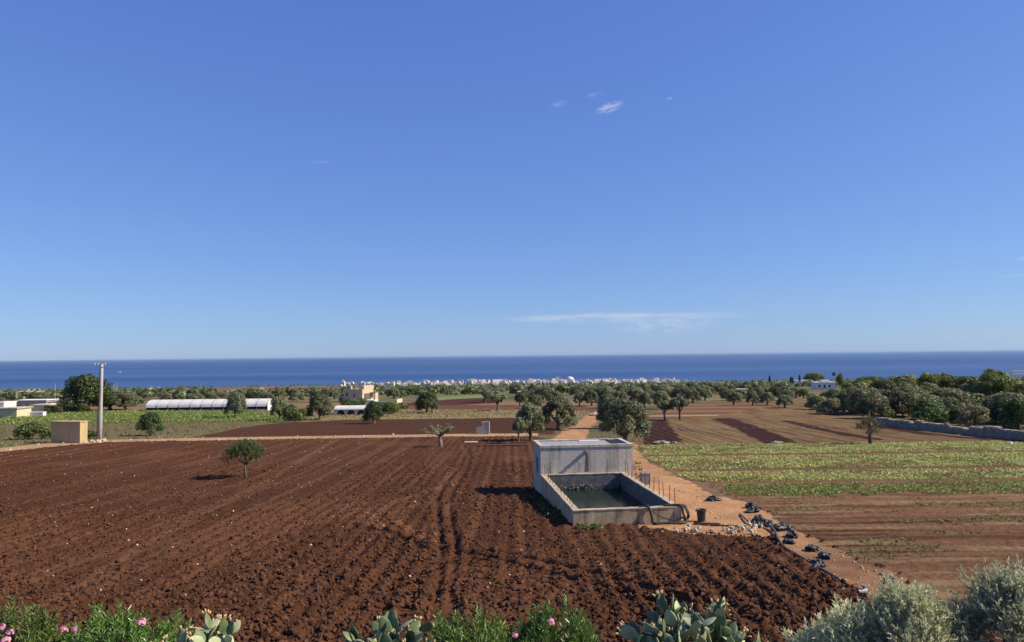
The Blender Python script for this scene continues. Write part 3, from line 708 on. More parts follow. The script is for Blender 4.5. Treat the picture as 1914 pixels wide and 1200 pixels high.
BAGS = [(1332, 936, 26, 15, 'black plastic bundle lying alone on the track near the crop'), (1402, 949, 22, 16, 'upper black plastic bundle of the pair beside the crop corner'), (1408, 957, 30, 15, 'lower black plastic bundle of the pair beside the crop corner'),
        (1416, 976, 28, 18, 'black plastic bundle on the far end of the rubble heap'), (1432, 983, 34, 18, 'flat black plastic bundle beside the start of the long hose'), (1464, 992, 32, 17, 'black plastic bundle right of the hose bend, larger one'), (1480, 1005, 24, 18, 'black plastic bundle right of the hose, below the larger one'), (1474, 1016, 22, 13, 'small black plastic bundle closest to the hose bend'),
        (1519, 1030, 30, 16, 'black plastic bundle with pale end, upper of the three by the hose'), (1542, 1044, 28, 15, 'black plastic bundle with pale end, middle of the three by the hose'), (1531, 1060, 30, 18, 'black plastic bundle nearest the hose, lowest of the three'), (1664, 1091, 28, 16, 'black plastic bundle just above the foreground olive branches'), (1418, 985, 26, 13, 'black plastic bundle sunk between the pale rubble stones')]
for i, (px, py, w, h, lab) in enumerate(BAGS):
    p = ground_pt(px, py); k = p.y / F
    t = thing('plastic_bundle', lab, 'plastic bundle', (p.x, p.y, p.z), rng.uniform(0, 6), 'black plastic bundles beside the track')
    t.scale = (w * k * .30, w * k * .25, h * k * .48)
    V = bag_mesh(i); o = link('bundle', new_mesh('bundle', V + [0, 0, .3], [IFc], None, False), M_BLACK, t)
    for j in range(2): tie_mesh(rng.uniform(0, 6.28) if j else -.2 - t.rotation_euler.z, rng.uniform(.4, .9)).build('loose_end', M_PALEP if i in (8, 9) and j == 0 else M_BLACK, t)
# rubble stones, each one its own object
STM = []
for i in range(8):
    V = ico(1)[0] * (1 + np.random.default_rng(i).uniform(-.22, .22, (42, 1))) * np.array([1, .8, .6]); STM.append(new_mesh('stone', V, [ico(1)[1]]))
def stones(n, cx, cy, sx, sy, smin, smax, label, group, heap=0):
    for i in range(n):
        px, py = cx + rng.normal() * sx, cy + rng.normal() * sy
        p = ground_pt(px, py); s = rng.uniform(smin, smax)
        o = link('stone', STM[i % 8], M_STONE, None, (p.x, p.y, p.z + s * .3 + heap * max(0, 1 - abs(px - cx) / (2 * sx)) * rng.random()))
        o.scale = (s, s, s); o.rotation_euler = tuple(rng.uniform(-3, 3, 3)); tag(o, label, 'stone', group)
stones(46, 1390, 990, 20, 4.5, .05, .14, 'pale limestone rubble stone in the heap beside the black bundles', 'rubble stones heaped beside the bundles', .22)
stones(22, 1285, 991, 22, 3, .05, .15, 'pale limestone block along the foot of the tank front wall', 'stones at the foot of the tank')
stones(12, 1600, 1082, 20, 14, .03, .07, 'small pale stone beside the lower end of the long hose', 'stones by the lower hose end')

# ------------------------------------------------------------------ foliage generators
def cards(P, Nn, size, col, asp=.55):
    n = len(P); t = rng.normal(size=(n, 3)); t -= (t * Nn).sum(1)[:, None] * Nn; t /= np.linalg.norm(t, axis=1)[:, None] + 1e-9
    b = np.cross(Nn, t); s = np.asarray(size).reshape(-1, 1) * np.ones((n, 1))
    V = np.stack([P - t * s, P - b * s * asp + Nn * s * .12, P + t * s, P + b * s * asp + Nn * s * .12], 1)
    return V.reshape(-1, 3), np.arange(4 * n).reshape(-1, 4), np.repeat(col, 4, 0)
def unit(n):
    v = rng.normal(size=(n, 3)); return v / np.linalg.norm(v, axis=1)[:, None]
def crown_arrays(puffs, n, size, c1, c2, rnd=.65, asp=.6, lowcut=-.75):
    puffs = np.array(puffs, float); w = puffs[:, 3] ** 2; k = rng.choice(len(puffs), n, p=w / w.sum())
    d = unit(n); d[:, 2] = np.where(d[:, 2] < lowcut, -d[:, 2], d[:, 2])
    rr = puffs[k, 3] * np.where(rng.random(n) < .66, rng.uniform(.8, 1.08, n), rng.uniform(.2, .85, n)) * np.where(rng.random(n) < .10, rng.uniform(1.05, 1.32, n), 1.0)
    P = puffs[k, :3] + d * rr[:, None] * np.array([1, 1, .85])
    Nn = d + rnd * unit(n); Nn /= np.linalg.norm(Nn, axis=1)[:, None]
    pf = rng.uniform(.8, 1.2, len(puffs))[k]
    f = rng.random(n)[:, None] ** 1.3; col = (np.array(c1) * (1 - f) + np.array(c2) * f) * (pf * rng.uniform(.75, 1.25, n))[:, None]
    return cards(P, Nn, size * rng.uniform(.6, 1.3, n), col, asp)
def crown_mesh(*a, **k):
    V, q, c = crown_arrays(*a, **k); return new_mesh('crown', V, [q], c)
def trunk_mesh(h, r, limbs, lean=.15, n=8):
    b = MB(); l = np.array([rng.uniform(-lean, lean), rng.uniform(-lean, lean)])
    zs = np.linspace(-.25, h, 6); P = [(l[0] * z + .04 * rng.normal(), l[1] * z + .04 * rng.normal(), z) for z in zs]
    b.tube(P, r * np.array([1.7, 1.35, 1.05, .95, .9, .85]), n)
    for (x, y, z, rr) in limbs:
        a = np.array(P[-2]); e = np.array([x, y, z]); m = a * .5 + e * .5 + np.array([rng.normal() * .12, rng.normal() * .12, .05])
        b.tube([a, a * .72 + m * .28 + [0, 0, .05], m, e], [rr, rr * .85, rr * .6, rr * .25], 6)
    return b.mesh('trunk', True)
OLC1, OLC2 = (.085, .102, .044), (.235, .25, .14)
OKC1, OKC2 = (.040, .064, .020), (.105, .135, .042)
PIC1, PIC2 = (.075, .10, .024), (.18, .20, .055)
PROTO = {}
def proto(kind, trunk, crown, W, H): PROTO.setdefault(kind, []).append((trunk, crown, W, H))
def dome_puffs(n, R_, z0, z1, rmin, rmax):
    out = []
    for i in range(n):
        a = i * 2.4 + rng.uniform(-.4, .4); t = (i + .5) / n
        rad = R_ * math.sqrt(t) * rng.uniform(.85, 1.05); z = z1 - (z1 - z0) * (t ** 1.6) + rng.uniform(-.15, .15)
        out.append((rad * math.cos(a), rad * math.sin(a), z, rng.uniform(rmin, rmax)))
    return out
for i in range(6):   # olives: gnarled trunk, broad rounded crown of several heads
    pf = dome_puffs(24 + 2 * i, 2.15, 1.15, 3.9, .38, .9)
    limbs = [(p[0] * .8, p[1] * .8, p[2] - .1, .13) for p in pf[1::3]]
    proto('olive', trunk_mesh(.95, .27, limbs), crown_mesh(pf, 7000, .145, OLC1, OLC2), 5.4, 4.7)
for i in range(4):   # open olives with separate heads on visible limbs
    pf = [(1.3 * math.cos(a), 1.3 * math.sin(a), 2.9 + rng.uniform(-.35, .4), rng.uniform(.62, .9)) for a in np.arange(5) * 1.2566 + rng.uniform(0, .8)] + [(0, 0, 3.5, .8), (.5, .3, 3.1, .7)]
    proto('open_olive', trunk_mesh(1.6, .24, [(p[0] * .9, p[1] * .9, p[2], .12) for p in pf], .25), crown_mesh(pf, 3200, .16, OLC1, OLC2), 4.2, 4.4)
for i in range(4):   # evergreen oak / carob: dense and dark, crown nearly to the ground
    pf = dome_puffs(22, 2.1, .9, 3.9, .55, 1.1)
    proto('carob', trunk_mesh(1.0, .28, [(p[0] * .7, p[1] * .7, p[2], .12) for p in pf[::3]]), crown_mesh(pf, 6500, .16, OKC1, OKC2), 5.6, 4.9)
for i in range(3):   # pines
    pf = [(rng.normal() * 1.0, rng.normal() * 1.0, z, r) for z, r in [(3.2, 1.2), (4.0, 1.3), (4.8, 1.2), (5.6, 1.1), (6.4, .9), (4.4, 1.2), (5.2, 1.0), (3.6, 1.1), (6.0, .9)]]
    proto('pine', trunk_mesh(3.2, .2, [(p[0] * .8, p[1] * .8, p[2], .09) for p in pf[::2]]), crown_mesh(pf, 6000, .17, PIC1, PIC2), 5.0, 7.3)
for i in range(2):   # spreading pines
    pf = dome_puffs(14, 2.3, 3.7, 5.0, .8, 1.15)
    proto('umbrella_pine', trunk_mesh(3.0, .22, [(p[0] * .8, p[1] * .8, p[2], .1) for p in pf[::2]]), crown_mesh(pf, 6000, .17, PIC1, PIC2), 6.6, 6.1)
for i in range(2):
    pf = [(rng.normal() * .06, rng.normal() * .06, z, .55 * (1 - ((z - 1.6) / 6.2) ** 2) ** .5 + .12) for z in np.linspace(.7, 7.0, 13)]
    proto('cypress', trunk_mesh(.8, .14, []), crown_mesh(pf, 3000, .15, (.02, .038, .016), (.035, .06, .025)), 1.5, 7.6)
for i in range(3):   # bushes down to the ground
    pf = [(rng.normal() * .75, rng.normal() * .75, rng.uniform(.5, 1.5), rng.uniform(.55, .9)) for _ in range(11)]
    proto('bush', trunk_mesh(.4, .08, [(p[0], p[1], p[2], .04) for p in pf[::2]]), crown_mesh(pf, 3600, .13, (.05, .08, .022), (.12, .155, .05)), 3.4, 2.4)
for i in range(3):   # grey-green wild olive and lentisk shrubs
    pf = dome_puffs(20, 1.9, .5, 2.7, .5, .95)
    proto('scrub', trunk_mesh(.5, .12, [(p[0] * .7, p[1] * .7, p[2], .06) for p in pf[::2]]), crown_mesh(pf, 5800, .145, (.10, .11, .045), (.25, .245, .125)), 5.0, 3.5)
for k_, L_ in PROTO.items():
    for (t_, c_, w_, h_) in L_:
        t_.materials.append(M_BARK); c_.materials.append(M_LEAF)
ALLT = []
def tree(kind, name, loc, w, h, label, cat='tree', group=None, idx=None):
    pr = PROTO[kind]; t_, c_, W, H = pr[idx if idx is not None else rng.integers(len(pr))]
    o = thing(name, label, cat, loc, rng.uniform(0, 6.28), group); o.scale = (w / W * rng.uniform(.92, 1.12), w / W * rng.uniform(.8, 1.2), h / H)
    link('trunk', t_, None, o); link('crown', c_, None, o); ALLT.append((loc[0], loc[1], w)); return o
def ptree(kind, name, px, base, wpx, top, label, cat='tree', group=None, idx=None):
    p = gp(px, base); k = p.y / F
    return tree(kind, name, p, wpx * k, (base - top) * k * 1.02, label, cat, group, idx)

# named single trees
ptree('olive', 'olive_tree', 992, 823, 72, 752, 'rounded olive tree left of the dirt track, beside the far corner of the pump house', idx=0)
ptree('olive', 'olive_tree', 1044, 802, 72, 742, 'dark rounded olive tree behind the rounded one left of the dirt track', idx=1)
ptree('olive', 'olive_tree', 1170, 831, 100, 746, 'largest olive tree, right behind the pump house roof', idx=2)
ptree('olive', 'olive_tree', 1143, 800, 60, 742, 'olive tree at the far end of the dirt track behind the largest one', idx=3)
ptree('open_olive', 'olive_tree', 1243, 784, 30, 748, 'slender olive tree with bent trunk beside the thicker trunked one', idx=0)
ptree('open_olive', 'olive_tree', 1272, 785, 36, 740, 'olive tree with thick pale trunk at the edge of the striped field', idx=1)
ptree('open_olive', 'olive_tree', 930, 767, 40, 729, 'olive tree on the red field edge with shadow under its open crown', idx=2)
ptree('olive', 'olive_tree', 441, 781, 46, 734, 'olive tree standing in front of the white polytunnel', idx=4)
ptree('carob', 'carob_tree', 798, 770, 44, 731, 'dark dense tree standing alone on the red field', idx=0)
ptree('open_olive', 'olive_tree', 809, 772, 20, 745, 'small leaning olive beside the dark tree on the red field', idx=3)
ptree('olive', 'olive_tree', 598, 784, 58, 736, 'broad olive tree between polytunnel and small grey tunnel', idx=5)
ptree('olive', 'olive_tree', 522, 786, 40, 738, 'olive tree at the right end of the white polytunnel', idx=0)
ptree('bush', 'bush', 540, 789, 34, 752, 'leafy green bush below the olive at the polytunnel end', 'bush', idx=0)
ptree('bush', 'bush', 560, 786, 30, 760, 'low green bush left of the broad olive tree', 'bush', idx=1)
ptree('carob', 'fruit_tree', 699, 791, 40, 749, 'small tree with thin dark trunk at the far edge of the second ploughed field', idx=1)
ptree('bush', 'hedge_bush', 735, 772, 50, 748, 'leafy hedge bush right of the thin trunked tree', 'bush', idx=2)
ptree('bush', 'hedge_bush', 655, 760, 60, 742, 'clipped green hedge in front of the stone farmhouse', 'bush', idx=1)
ptree('carob', 'fig_bush', 281, 816, 54, 771, 'dark green bushy tree beside the left path in front of the polytunnel', idx=2)
ptree('carob', 'carob_tree', 164, 772, 92, 703, 'largest dark spreading tree left behind the utility pole', idx=3)
ptree('carob', 'carob_tree', 205, 768, 60, 733, 'dark tree right behind the utility pole', idx=0)
ptree('olive', 'olive_tree', 235, 768, 48, 736, 'greyish olive tree between utility pole and polytunnel', idx=2)
ptree('bush', 'bush', 52, 826, 70, 790, 'large dark green bush left of the ochre hut', 'bush', idx=0)
ptree('bush', 'bush', 160, 824, 34, 806, 'low bush behind the ochre hut by the utility pole', 'bush', idx=2)
ptree('bush', 'bush', 40, 780, 26, 757, 'dark bush between the cream farmyard walls', 'bush', idx=1)
ptree('bush', 'bush', 155, 774, 28, 752, 'bright green bush at the right end of the farm sheds', 'bush', idx=1)
ptree('bush', 'bush', 100, 777, 30, 758, 'scrubby bush in front of the dark open shed', 'bush', idx=2)
ptree('open_olive', 'sapling', 970, 828, 26, 779, 'thin young tree left beside the rounded olive near the pump house', idx=3)
# trees of the right hand scrub and skyline
for (px, b_, w, tp_, kd, lab) in [(1868, 772, 70, 694, 'pine', 'tallest pine on the right skyline'), (1838, 772, 44, 716, 'pine', 'rounded pine left below the tallest pine'), (1905, 775, 60, 718, 'pine', 'dark pine at the right picture edge on the skyline'),
        (1738, 752, 50, 700, 'umbrella_pine', 'domed pine above the two leaning posts'), (1690, 752, 70, 704, 'umbrella_pine', 'wide pine left of the domed pine above the posts'), (1780, 752, 56, 705, 'umbrella_pine', 'broad pine right of the domed pine'), (1660, 750, 44, 712, 'pine', 'lower pine at the left end of the right skyline pines'), (1820, 765, 40, 712, 'carob', 'dark round tree between skyline pines'),
        (1573, 733, 18, 697, 'pine', 'small pointed conifer right of the white villa'), (1611, 735, 15, 705, 'pine', 'dark round conifer alone on the right skyline'), (1522, 726, 42, 698, 'umbrella_pine', 'spreading pine behind the white villa'), (1439, 722, 6, 702, 'cypress', 'lone dark cypress on the skyline left of the white villa'),
        (1495, 722, 5, 701, 'cypress', 'slim cypress beside the spreading pine'), (1480, 722, 8, 704, 'carob', 'small dark tree left of the slim cypress'), (1905, 806, 66, 748, 'carob', 'dark dense tree behind the stone wall at the right edge')]:
    ptree(kd, {'pine': 'pine_tree', 'umbrella_pine': 'pine_tree', 'carob': 'carob_tree', 'cypress': 'cypress_tree'}[kd], px, b_, w, tp_, lab)

def free(x, y, w, f=.34):
    for (a, b_, c_) in ALLT:
        if math.hypot(a - x, (b_ - y)) < f * (w + c_): return False
    return True
ORD = 'first second third fourth fifth sixth seventh eighth ninth tenth eleventh twelfth thirteenth fourteenth fifteenth sixteenth seventeenth eighteenth nineteenth twentieth twenty-first twenty-second twenty-third twenty-fourth twenty-fifth twenty-sixth'.split()
ADJ = {'olive': 'silvery olive tree', 'open_olive': 'open crowned olive tree', 'carob': 'dark dense tree', 'scrub': 'grey green shrubby tree', 'bush': 'low green bush', 'pine': 'yellowish green pine', 'umbrella_pine': 'spreading pine'}
def region(n, x0, x1, b0, b1, w0, w1, asp, kinds, place, group, names, ok=None, f=.34):
    k = 0; tries = 0; got = []
    while k < n and tries < n * 30:
        tries += 1
        px, py = rng.uniform(x0, x1), b0 + (b1 - b0) * rng.random()
        if ok is not None and not ok(px, py): continue
        p = gp(px, py); kd = kinds[rng.integers(len(kinds))]
        w = rng.uniform(w0, w1)
        if not free(p.x, p.y, w, f): continue
        ALLT.append((p.x, p.y, w)); got.append((px, py, p, kd, w)); k += 1
    got.sort(key=lambda g: g[1])
    rows = [got[:len(got) // 3], got[len(got) // 3:2 * len(got) // 3], got[2 * len(got) // 3:]]
    for rn, row in zip(('back', 'middle', 'front'), rows):
        cnt = {}
        for (px, py, p, kd, w) in sorted(row, key=lambda g: g[0]):
            i = cnt.get(kd, 0); cnt[kd] = i + 1
            tree(kd, names.get(kd, 'olive_tree'), p, w, w * rng.uniform(*asp), f'{ADJ[kd]}, {ORD[min(i, 25)]} of its kind from left, {rn} row, {place}', 'bush' if kd == 'bush' else 'tree', group)
NM = {'olive': 'olive_tree', 'open_olive': 'olive_tree', 'carob': 'carob_tree', 'scrub': 'wild_olive', 'bush': 'bush', 'pine': 'pine_tree', 'umbrella_pine': 'pine_tree'}
for i, (px, b_, w, t_) in enumerate([(1372, 757, 34, 732), (1407, 757, 26, 734), (1434, 757, 30, 733), (1467, 763, 34, 738)]):
    ptree('olive', 'olive_tree', px, b_, w, t_, 'olive in the row at the far reddish field edge, ' + ['leftmost', 'second from left', 'third from left', 'rightmost and nearest'][i], group='olive row on the far field edge', idx=i)
for i, (px, b_, w, t_) in enumerate([(1083, 758, 30, 731), (1106, 758, 32, 729), (1135, 762, 34, 736), (1205, 762, 30, 732), (1236, 764, 34, 730), (1000, 763, 34, 736), (972, 757, 26, 733), (1190, 752, 26, 728), (1295, 752, 32, 728), (1318, 748, 26, 727), (1160, 756, 30, 730)]):
    ptree('olive', 'olive_tree', px, b_, w, t_, 'grove olive tree behind the dirt track, ' + ['left of the two side by side', 'right of the two side by side', 'beside the track end', 'fifth along the row', 'right end of front row', 'behind the dark rounded olive', 'beside the cream hut', 'half hidden in the middle', 'at the field corner', 'last before the meadow', 'above the largest olive'][i], group='olive grove behind the track', idx=i % 6)
region(66, 900, 1345, 730, 752, 4.6, 7.0, (.62, .8), ['olive', 'olive', 'open_olive'], 'central grove', 'far rows of the central olive grove', NM, f=.28)
region(20, 1345, 1510, 737, 749, 3.8, 5.6, (.62, .8), ['olive', 'olive', 'carob'], 'behind right olive row', 'trees behind the right olive row', NM)
wl_ = lambda px: np.interp(px, [1500, 1520, 1560, 1640, 1700, 1914], [757, 772, 786, 790, 796, 812])
region(74, 1505, 1930, 745, 809, 4.6, 7.6, (.58, .8), ['scrub', 'scrub', 'scrub', 'scrub', 'carob', 'bush'], 'thicket behind stone wall', 'thicket behind the dry stone wall', NM, ok=lambda a, b: b < wl_(a) - 3 and (a > 1600 or b > 758), f=.22)
region(60, 1600, 1930, 736, 762, 6.0, 9.5, (.65, .9), ['scrub', 'scrub', 'carob', 'pine'], 'right wooded slope', 'wooded slope on the right', NM, f=.27)
region(40, -30, 560, 736, 762, 4.5, 7.2, (.5, .7), ['olive', 'olive', 'scrub', 'carob'], 'grove behind farm', 'grove behind the farm on the left', NM, ok=lambda a, b: not (265 < a < 505 and b > 757) and not (0 < a < 70 and b < 748), f=.3)
region(26, 560, 900, 732, 746, 4.5, 7, (.5, .7), ['olive', 'olive', 'carob'], 'around farmhouse', 'trees around the farmhouse', NM, ok=lambda a, b: not (630 < a < 715 and b > 738) and not (800 < a < 930 and b > 736), f=.3)

# far woodland that reads as one mass
n = 4200; yy = np.exp(rng.uniform(math.log(330), math.log(1680), n)); xx = rng.uniform(-.76, .76, n) * yy
z = zone_of(xx, yy); dens = fbm(xx * .006, yy * .008, 88)
pxx = 957 + xx / yy * F; m = (z == 0) & (dens > .46) & ~((pxx > 1425) & (pxx < 1600) & (yy < 480)); xx, yy = xx[m], yy[m]
VV = []; QQ = []; CCo = []; nn = 0
for x, y in zip(xx, yy):
    r = rng.uniform(1.5, 3.2); k = 34 if y < 700 else 20
    c1, c2 = [(OLC1, OLC2), (OLC1, OLC2), (OKC1, OKC2)][rng.integers(3)]
    V, q, c = crown_arrays([(0, 0, r * .8, r * .8), (r * .6, 0, r * .6, r * .6), (-r * .5, r * .3, r * .6, r * .6)], k, r * .42, c1, c2)
    VV.append(V + [x, y, float(gz(y))]); QQ.append(q + nn); CCo.append(c); nn += len(V)
o = link('far_woodland', new_mesh('far_woodland', np.vstack(VV), [np.vstack(QQ)], np.vstack(CCo)), M_LEAF); o['kind'] = 'stuff'; o['label'] = 'far mottled olive groves and scrub stretching to the coast'; o['category'] = 'woodland'

# ------------------------------------------------------------------ crops, weeds and grass (uncountable)
def tufts(name, label, xx, yy, size, per, c1, c2, upw=.6, asp=.45, hz=.5, mat=None):
    n = len(xx); base = np.stack([xx, yy, ground_z(xx, yy)], -1); size = np.broadcast_to(size, (n,))
    P = np.repeat(base, per, 0); s = np.repeat(size, per); d = unit(n * per); d[:, 2] = np.abs(d[:, 2]) * .9 + upw; d /= np.linalg.norm(d, axis=1)[:, None]
    P = P + d * (s * rng.uniform(.2, 1.0, n * per))[:, None] * np.array([1, 1, hz * 2])
    f = rng.random((n * per, 1)); t = np.repeat(rng.uniform(.75, 1.25, n), per)[:, None]
    col = (np.array(c1) * (1 - f) + np.array(c2) * f) * t
    V, q, c = cards(P, (lambda a: a / np.linalg.norm(a, axis=1)[:, None])(d + .8 * unit(n * per)), s * .62, col, asp)
    o = link(name, new_mesh(name, V, [q], c), mat or M_LEAF); o['kind'] = 'stuff'; o['label'] = label; o['category'] = 'plants'; return o
n = 125000; yy = rng.uniform(44, 88, n); xx = rng.uniform(12, 82, n)
wob = fbm(xx * .9, yy * .9, 41, 3) - .47
m = inside(P_CROP, xx + wob * 4.2, yy + wob * 4.2) & (np.abs(xx) < .77 * yy + 6); xx, yy = xx[m], yy[m]
lines = [gp(1600, q).y for q in (850, 878.5, 902, 914, 838)]; lw = [.8, .8, .75, .01, .3]
gap = np.min([np.abs(yy - l - .012 * (xx - 30) - .7 * (fbm(xx * .12, yy * 0 + i, 81) - .5)) / w for i, (l, w) in enumerate(zip(lines, lw))], axis=0)
row_ = np.sin((yy - .012 * xx + .25 * fbm(xx * .1, yy * .1, 85)) * 2 * math.pi / .95)
m = (gap > 1) & ((row_ > -.45) | (yy < gp(1600, 903).y)) & ((fbm(xx * .35, yy * .7, 82) > .38) | (rng.random(len(xx)) < .3)); xx, yy = xx[m], yy[m]
fr = yy < gp(1600, 903).y; edge = fbm(xx * .3, yy * .3, 83) > .56
gr = fr & (rng.random(len(xx)) < .85) | edge & (rng.random(len(xx)) < .6)
tufts('crop_plants', 'low yellow green crop in bands across the right field', xx[~gr], yy[~gr], rng.uniform(.07, .16, (~gr).sum()), 3, (.15, .225, .058), (.44, .50, .21), hz=.4, upw=1.5)
tufts('crop_plants', 'greener crop plants along the near edge of the right field', xx[gr], yy[gr], rng.uniform(.07, .17, gr.sum()), 3, (.10, .19, .042), (.27, .36, .11), hz=.4, upw=1.5)
n = 26000; yy = rng.uniform(88, 205, n); xx = rng.uniform(-150, -40, n); m = inside(P_GREEN, xx, yy) & (np.abs(xx) < .76 * yy); xx, yy = xx[m], yy[m]
lo = inside(P_GREENLOW, xx, yy); row = np.sin((yy + .1 * xx) * 2 * math.pi / 1.6) > .1
m = (~lo) | (row & (rng.random(len(xx)) < .8)); xx, yy, lo = xx[m], yy[m], lo[m]
tufts('meadow_plants', 'green weeds covering the field before the polytunnel', xx[~lo], yy[~lo], rng.uniform(.2, .45, (~lo).sum()), 3, (.09, .15, .035), (.24, .27, .08), upw=1.2)
tufts('row_plants', 'low plants in rows on the strip behind the left path', xx[lo], yy[lo], rng.uniform(.15, .32, lo.sum()), 3, (.05, .085, .025), (.14, .16, .06))
n = 9000; yy = rng.uniform(105, 200, n); xx = rng.uniform(-50, 25, n); m = inside(P_STRAW, xx, yy); xx, yy = xx[m], yy[m]
tufts('dry_grass', 'dry straw coloured grass on the strip behind the ploughed fields', xx, yy, rng.uniform(.15, .4, len(xx)), 3, (.18, .15, .06), (.40, .34, .17))
n = 36000; yy = rng.uniform(20, 46, n); xx = rng.uniform(8, 44, n); m = inside(P_BARE, xx, yy) & (fbm(xx * .25, yy * .7, 79) > .57); xx, yy = xx[m], yy[m]
tufts('sparse_weeds', 'sparse green weeds on the bare brown field at the right', xx, yy, rng.uniform(.04, .11, len(xx)), 3, (.09, .10, .035), (.26, .24, .10))
n = 16000; yy = rng.uniform(60, 120, n); xx = rng.uniform(-75, 62, n); m = (zone_of(xx, yy) == 0) & (fbm(xx * .2, yy * .2, 84) > .42); xx, yy = xx[m], yy[m]
tufts('verge_grass', 'patchy dry grass and weeds on the verges', xx, yy, rng.uniform(.12, .3, len(xx)), 3, (.09, .10, .035), (.28, .24, .11))
px_ = rng.uniform(1078, 1125, 260); g_ = np.array([gp(a, 985.5 + abs(rng.normal()) * 1.5)[:2] for a in px_])
tufts('wall_weeds', 'green weeds at the left foot of the tank front wall', g_[:, 0], g_[:, 1], rng.uniform(.06, .17, len(g_)), 4, (.07, .12, .03), (.2, .22, .08))
e_ = np.array([T(rng.uniform(-.9, -.1), rng.uniform(2, 10), 0)[:2] for _ in range(160)])
tufts('wall_weeds', 'weeds in the shade along the left wall of the tank', e_[:, 0], e_[:, 1], rng.uniform(.06, .2, len(e_)), 4, (.05, .09, .025), (.13, .16, .06))

# ------------------------------------------------------------------ structures in the fields
def hb(parent, name, mat, *boxes):
    b = MB()
    for q in boxes: b.box(*q)
    return b.build(name, mat, parent)
def windows(parent, mat, items, d=.03):
    """openings on the front (y0) face: (x0, x1, z0, z1, y)"""
    for (x0, x1, z0, z1, y) in items:
        w = hb(parent, 'window', mat, (x0, x1, y - d, y + .05, z0, z1))
p = gp(122, 832.5); k = p.y / F
h_ = thing('field_hut', 'small ochre plastered hut with flat roof beside the utility pole', 'hut', p, R(-13))
W_, H_, D_ = 64 * k, 41 * k, 1.25
hb(h_, 'wall', M_YEL, (-W_ / 2, W_ / 2, 0, D_, -.4, H_ - .14)); hb(h_, 'roof', M_YEL, (-W_ / 2 - .06, W_ / 2 + .06, -.06, D_ + .06, H_ - .139, H_)); hb(h_, 'footing', M_CONC, (-W_ / 2 - .12, W_ / 2 + .12, -.12, D_ + .12, -.4, .08))
p = gp(186, 828); k = p.y / F; HP = 144 * k
up_ = thing('utility_pole', 'tall tapered concrete utility pole beside the ochre hut', 'utility pole', p); up_.rotation_euler = (0, R(.9), R(20))
MB().tube([(0, 0, -.6), (0, 0, HP * .33), (0, 0, HP * .66), (0, 0, HP)], [.30, .26, .21, .165], 14).build('shaft', M_POLE, up_, True)
ca_ = hb(up_, 'crossarm', M_STEEL, (-.95, .55, -.05, .05, HP - .22, HP - .12)); hb(up_, 'bracket', M_STEEL, (-.2, .2, -.2, .2, HP - .5, HP - .42))
for x_ in (-.85, -.45, .4): MB().lathe([(.02, 0), (.06, .04), (.04, .1), (.065, .14), (.045, .2), (.02, .24), (0, .24)], 8, (x_, 0, HP - .12)).build('insulator', M_WHITE, ca_, True)
MB().tube([(0, 0, HP), (0, 0, HP + .35)], .03, 6).build('finial', M_STEEL, up_)
MB().tube([(-.36, -.05, -.2), (-.32, -.05, HP * .4), (-.27, -.05, HP * .78), (-.22, 0, HP - .3)], .035, 6).build('cable_duct', M_RUST, up_)
stones(14, 178, 829.5, 12, 1.2, .12, .3, 'pale stone at the foot of the utility pole and ochre hut', 'stones by the utility pole')
p = gp(902, 812); k = p.y / F
c_ = thing('concrete_block', 'grey concrete upright slab with low step on the path between ploughed fields', 'concrete block', p, R(-3))
hb(c_, 'slab', M_CONC, (-.1, 13 * k, 0, .5, -.3, 24 * k)); hb(c_, 'step', M_CONC, (-12 * k, -.102, -.05, .6, -.3, 14 * k))
p = gp(880, 828); k = p.y / F
tag(MB().box(-12 * k, 12 * k, 0, .9, -.1, .16).build('concrete_slab', M_STONE), 'pale concrete slab lying on the ploughed field near the forked ruts', 'slab').location = p
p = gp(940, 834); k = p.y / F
b = MB(); b.box(-48 * k, 46 * k, 0, .35, -.3, .20); o = tag(b.build('trench_shade', M_BARK), 'long low dark bar painting trench shade left of the pump house', 'shade strip'); o.location = p  # dark bar added for a trench in shade, shade put into its colour
p = gp(868, 826)

# dry stone wall
def stone_wall(name, pts, label, hfun, seed, mat):
    r = np.random.default_rng(seed); root = thing(name, label, 'wall', pts[0]); b = MB(); tb = MB()
    CV = np.array([(x, y, z) for z in (-.5, .5) for (x, y) in ((-.5, -.5), (.5, -.5), (.5, .5), (-.5, .5))]); CF = [(3, 2, 1, 0), (4, 5, 6, 7), (0, 1, 5, 4), (1, 2, 6, 5), (2, 3, 7, 6), (3, 0, 4, 7)]
    s_tot = 0
    for i in range(len(pts) - 1):
        a, c = pts[i], pts[i + 1]; L = (c - a).length; dr_ = (c - a) / L; ang = math.atan2(dr_.y, dr_.x); ca, sa = math.cos(ang), math.sin(ang)
        for row in range(7):
            s = r.uniform(0, .2)
            while s < L:
                w = r.uniform(.22, .5); q = a + dr_ * (s + w / 2); H = hfun(s_tot + s); zt = row * .2
                if zt < H:
                    V = (CV + r.uniform(-.09, .09, (8, 3))) * np.array([w * .98, .55 + r.uniform(-.06, .06), .22])
                    V = np.stack([V[:, 0] * ca - V[:, 1] * sa, V[:, 0] * sa + V[:, 1] * ca, V[:, 2]], -1) + [q.x - pts[0].x, q.y - pts[0].y, float(gz(q.y)) + zt + .02 - pts[0].z]
                    (tb if zt + .2 >= H and r.random() < .55 else b).add(V, CF)
                s += w
        s_tot += L
    o = b.build('wall_stones', mat, root); o['kind'] = 'stuff'
    o = tb.build('lit_cap_stones', M_STONE, root); o['kind'] = 'stuff'  # pale top over grey courses paints sunlit top and shaded face into colour
    return root
WPT = [gp(*q) for q in [(1634, 797.5), (1690, 802), (1735, 807.5), (1800, 814.5), (1860, 821), (1914, 827.5), (1985, 836)]]
for q in WPT: q.z = float(gz(q.y))
